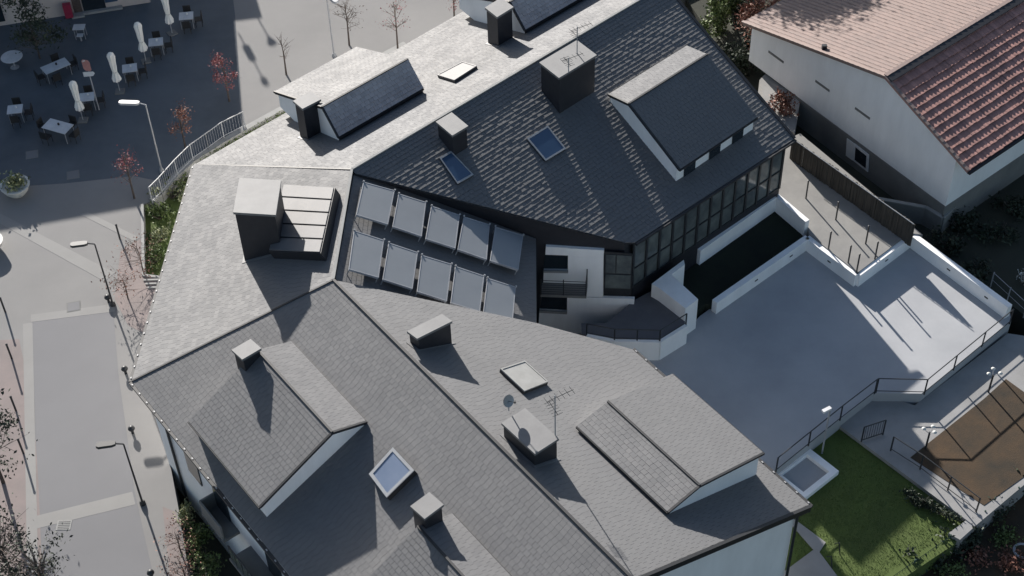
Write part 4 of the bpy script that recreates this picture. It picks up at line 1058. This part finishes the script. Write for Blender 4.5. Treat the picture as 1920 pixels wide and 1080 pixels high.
c = V(0, 0, 0); n_ = 20
vs = []; fs = []
for i in range(n_):
    a_ = 6.283 * i / n_
    for j in range(6):
        b_ = 6.283 * j / 6; rr = .36 + .11 * math.cos(b_); vs.append((rr * math.cos(a_), rr * math.sin(a_), .11 + .11 * math.sin(b_)))
for i in range(n_):
    for j in range(6): fs.append((i * 6 + j, ((i + 1) % n_) * 6 + j, ((i + 1) % n_) * 6 + (j + 1) % 6, i * 6 + (j + 1) % 6))
o = tag(ty.add(vs, fs).build('old_tyre', m_rail, None, smooth=True), 'old grey tyre lying at the lower right edge', 'tyre'); o.location = Vector(P(1916, 1038, -1.2))
# garden lamps
def glamp(p, label, n=3):
    t = thing('garden_lamp', label, 'lamp', tuple(p), 'garden lamps by the walkway')
    m1 = MB(); m1.tube((0, 0, 0), (0, 0, 1.15), .045, n=7); m1.build('pole', m_drail, None).parent = t
    for k in range(n):
        a_ = 2.1 * k + .9; e = V(math.cos(a_) * .28, math.sin(a_) * .28, 1.25 + .1 * k)
        m1 = MB(); m1.tube((0, 0, 1.05), e, .015, n=4); m1.build('arm', m_rail, None).parent = t
        m1 = MB(); m1.lathe(e, [(.03, 0), (.10, .02), (.05, .07), (.0, .09)], 10); m1.build('lamp_shade', m_pot, None).parent = t
    return t
g1_ = glamp(P(1735, 842, ZW), 'small three-headed garden lamp at the corner of the soil bed')
dup(g1_, tuple(P(1853, 735, ZW)), .5, 'small three-headed garden lamp at the upper edge of the soil bed')
t = thing('floodlight_pole', 'short pole with a white floodlight between the terrace and the lawn', 'lamp', tuple(P(1541, 850, ZL)))
m1 = MB(); m1.tube((0, 0, 0), (0, 0, 2.9), .04, n=7); m1.build('pole', m_rail, None).parent = t
m1 = MB(); m1.box((-.15, 0, 2.9), .42, .16, .12, .5); m1.build('lamp_head', m_signw, None).parent = t
# small things on the lawn
for i, (x, y) in enumerate(((1575, 1040), (1560, 1065))):
    t = thing('garden_stake', ['dark garden stake with a curled top on the lawn', 'dark garden stake near the lower edge of the lawn'][i], 'stake', tuple(P(x, y, ZL)))
    m1 = MB(); m1.tube((0, 0, 0), (-.1, .1, .7), .025, n=5); m1.tube((-.1, .1, .7), (-.3, .05, .75), .02, n=5); m1.build('rod', m_drail, None).parent = t
# gully grid and bench stuff in the lower left
t = thing('drain_cover', 'slotted drain cover set in the pavement beside the bare trees', 'drain cover', tuple(P(120, 985, 0)))
m1 = MB(); m1.box((0, 0, .004), .62, .5, .012); m1.build('frame', m_kerb, None).parent = t
for i in range(5): m1 = MB(); m1.box((0, -.18 + i * .09, .017), .5, .035, .006); m1.build('slot', m_drail, None).parent = t

for (x, y), l in (((137, 328), 'square dark access cover set in the shaded plaza paving'), ((138, 575), 'square access cover set in the pale paving above the road'), ((60, 290), 'square access cover set in the plaza near the white planter')):
    t = thing('access_cover', l, 'access cover', tuple(P(x, y, 0)), 'access covers in the paving')
    m1 = MB(); m1.box((0, 0, .004), .66, .66, .010, .2); m1.build('frame', m_grey, None).parent = t
    m1 = MB(); m1.box((0, 0, .0145), .56, .56, .004, .2); m1.build('lid', m_road, None).parent = t
bush('path_hedge', 'low dark hedge along the lawn under the pale walkway', 'hedge', P(1745, 955, ZL), 1.6, .25, .45, 1200, m_dkleaf, .07, rz=-.72)
# short blades over the lawn
poly = [P(x, y, ZL)[:2] for x, y in ((1480, 962), (1515, 905), (1575, 885), (1560, 800), (1700, 862), (1800, 960), (1770, 1005), (1640, 1090), (1500, 1090))]
px_ = [p[0] for p in poly]; py_ = [p[1] for p in poly]
def inside(x, y):
    c = False; n = len(poly)
    for i in range(n):
        (x1, y1), (x2, y2) = poly[i], poly[i - 1]
        if (y1 > y) != (y2 > y) and x < (x2 - x1) * (y - y1) / (y2 - y1) + x1: c = not c
    return c
vs = []; fs = []
while len(fs) < 16000:
    x, y = random.uniform(min(px_), max(px_)), random.uniform(min(py_), max(py_))
    if not inside(x, y): continue
    a_ = random.random() * 6.28; h_ = random.uniform(.02, .055); k = len(vs); c_, s_ = math.cos(a_) * .012, math.sin(a_) * .012
    vs += [(x - c_, y - s_, ZL), (x + c_, y + s_, ZL), (x + s_ * 2 * random.uniform(-1, 1), y + c_ * 2, ZL + h_)]; fs.append((k, k + 1, k + 2))
me = bpy.data.meshes.new('grass'); me.from_pydata(vs, [], fs)
me.materials.append(mat('grass_blade', (.10, .15, .03), (.07, .10, .022), .8, 1.5, isl=.3))
go = bpy.data.objects.new('grass', me); COL.objects.link(go); go['kind'] = 'stuff'; tag(go, 'short green grass growing on the lawn beside the house', 'grass')
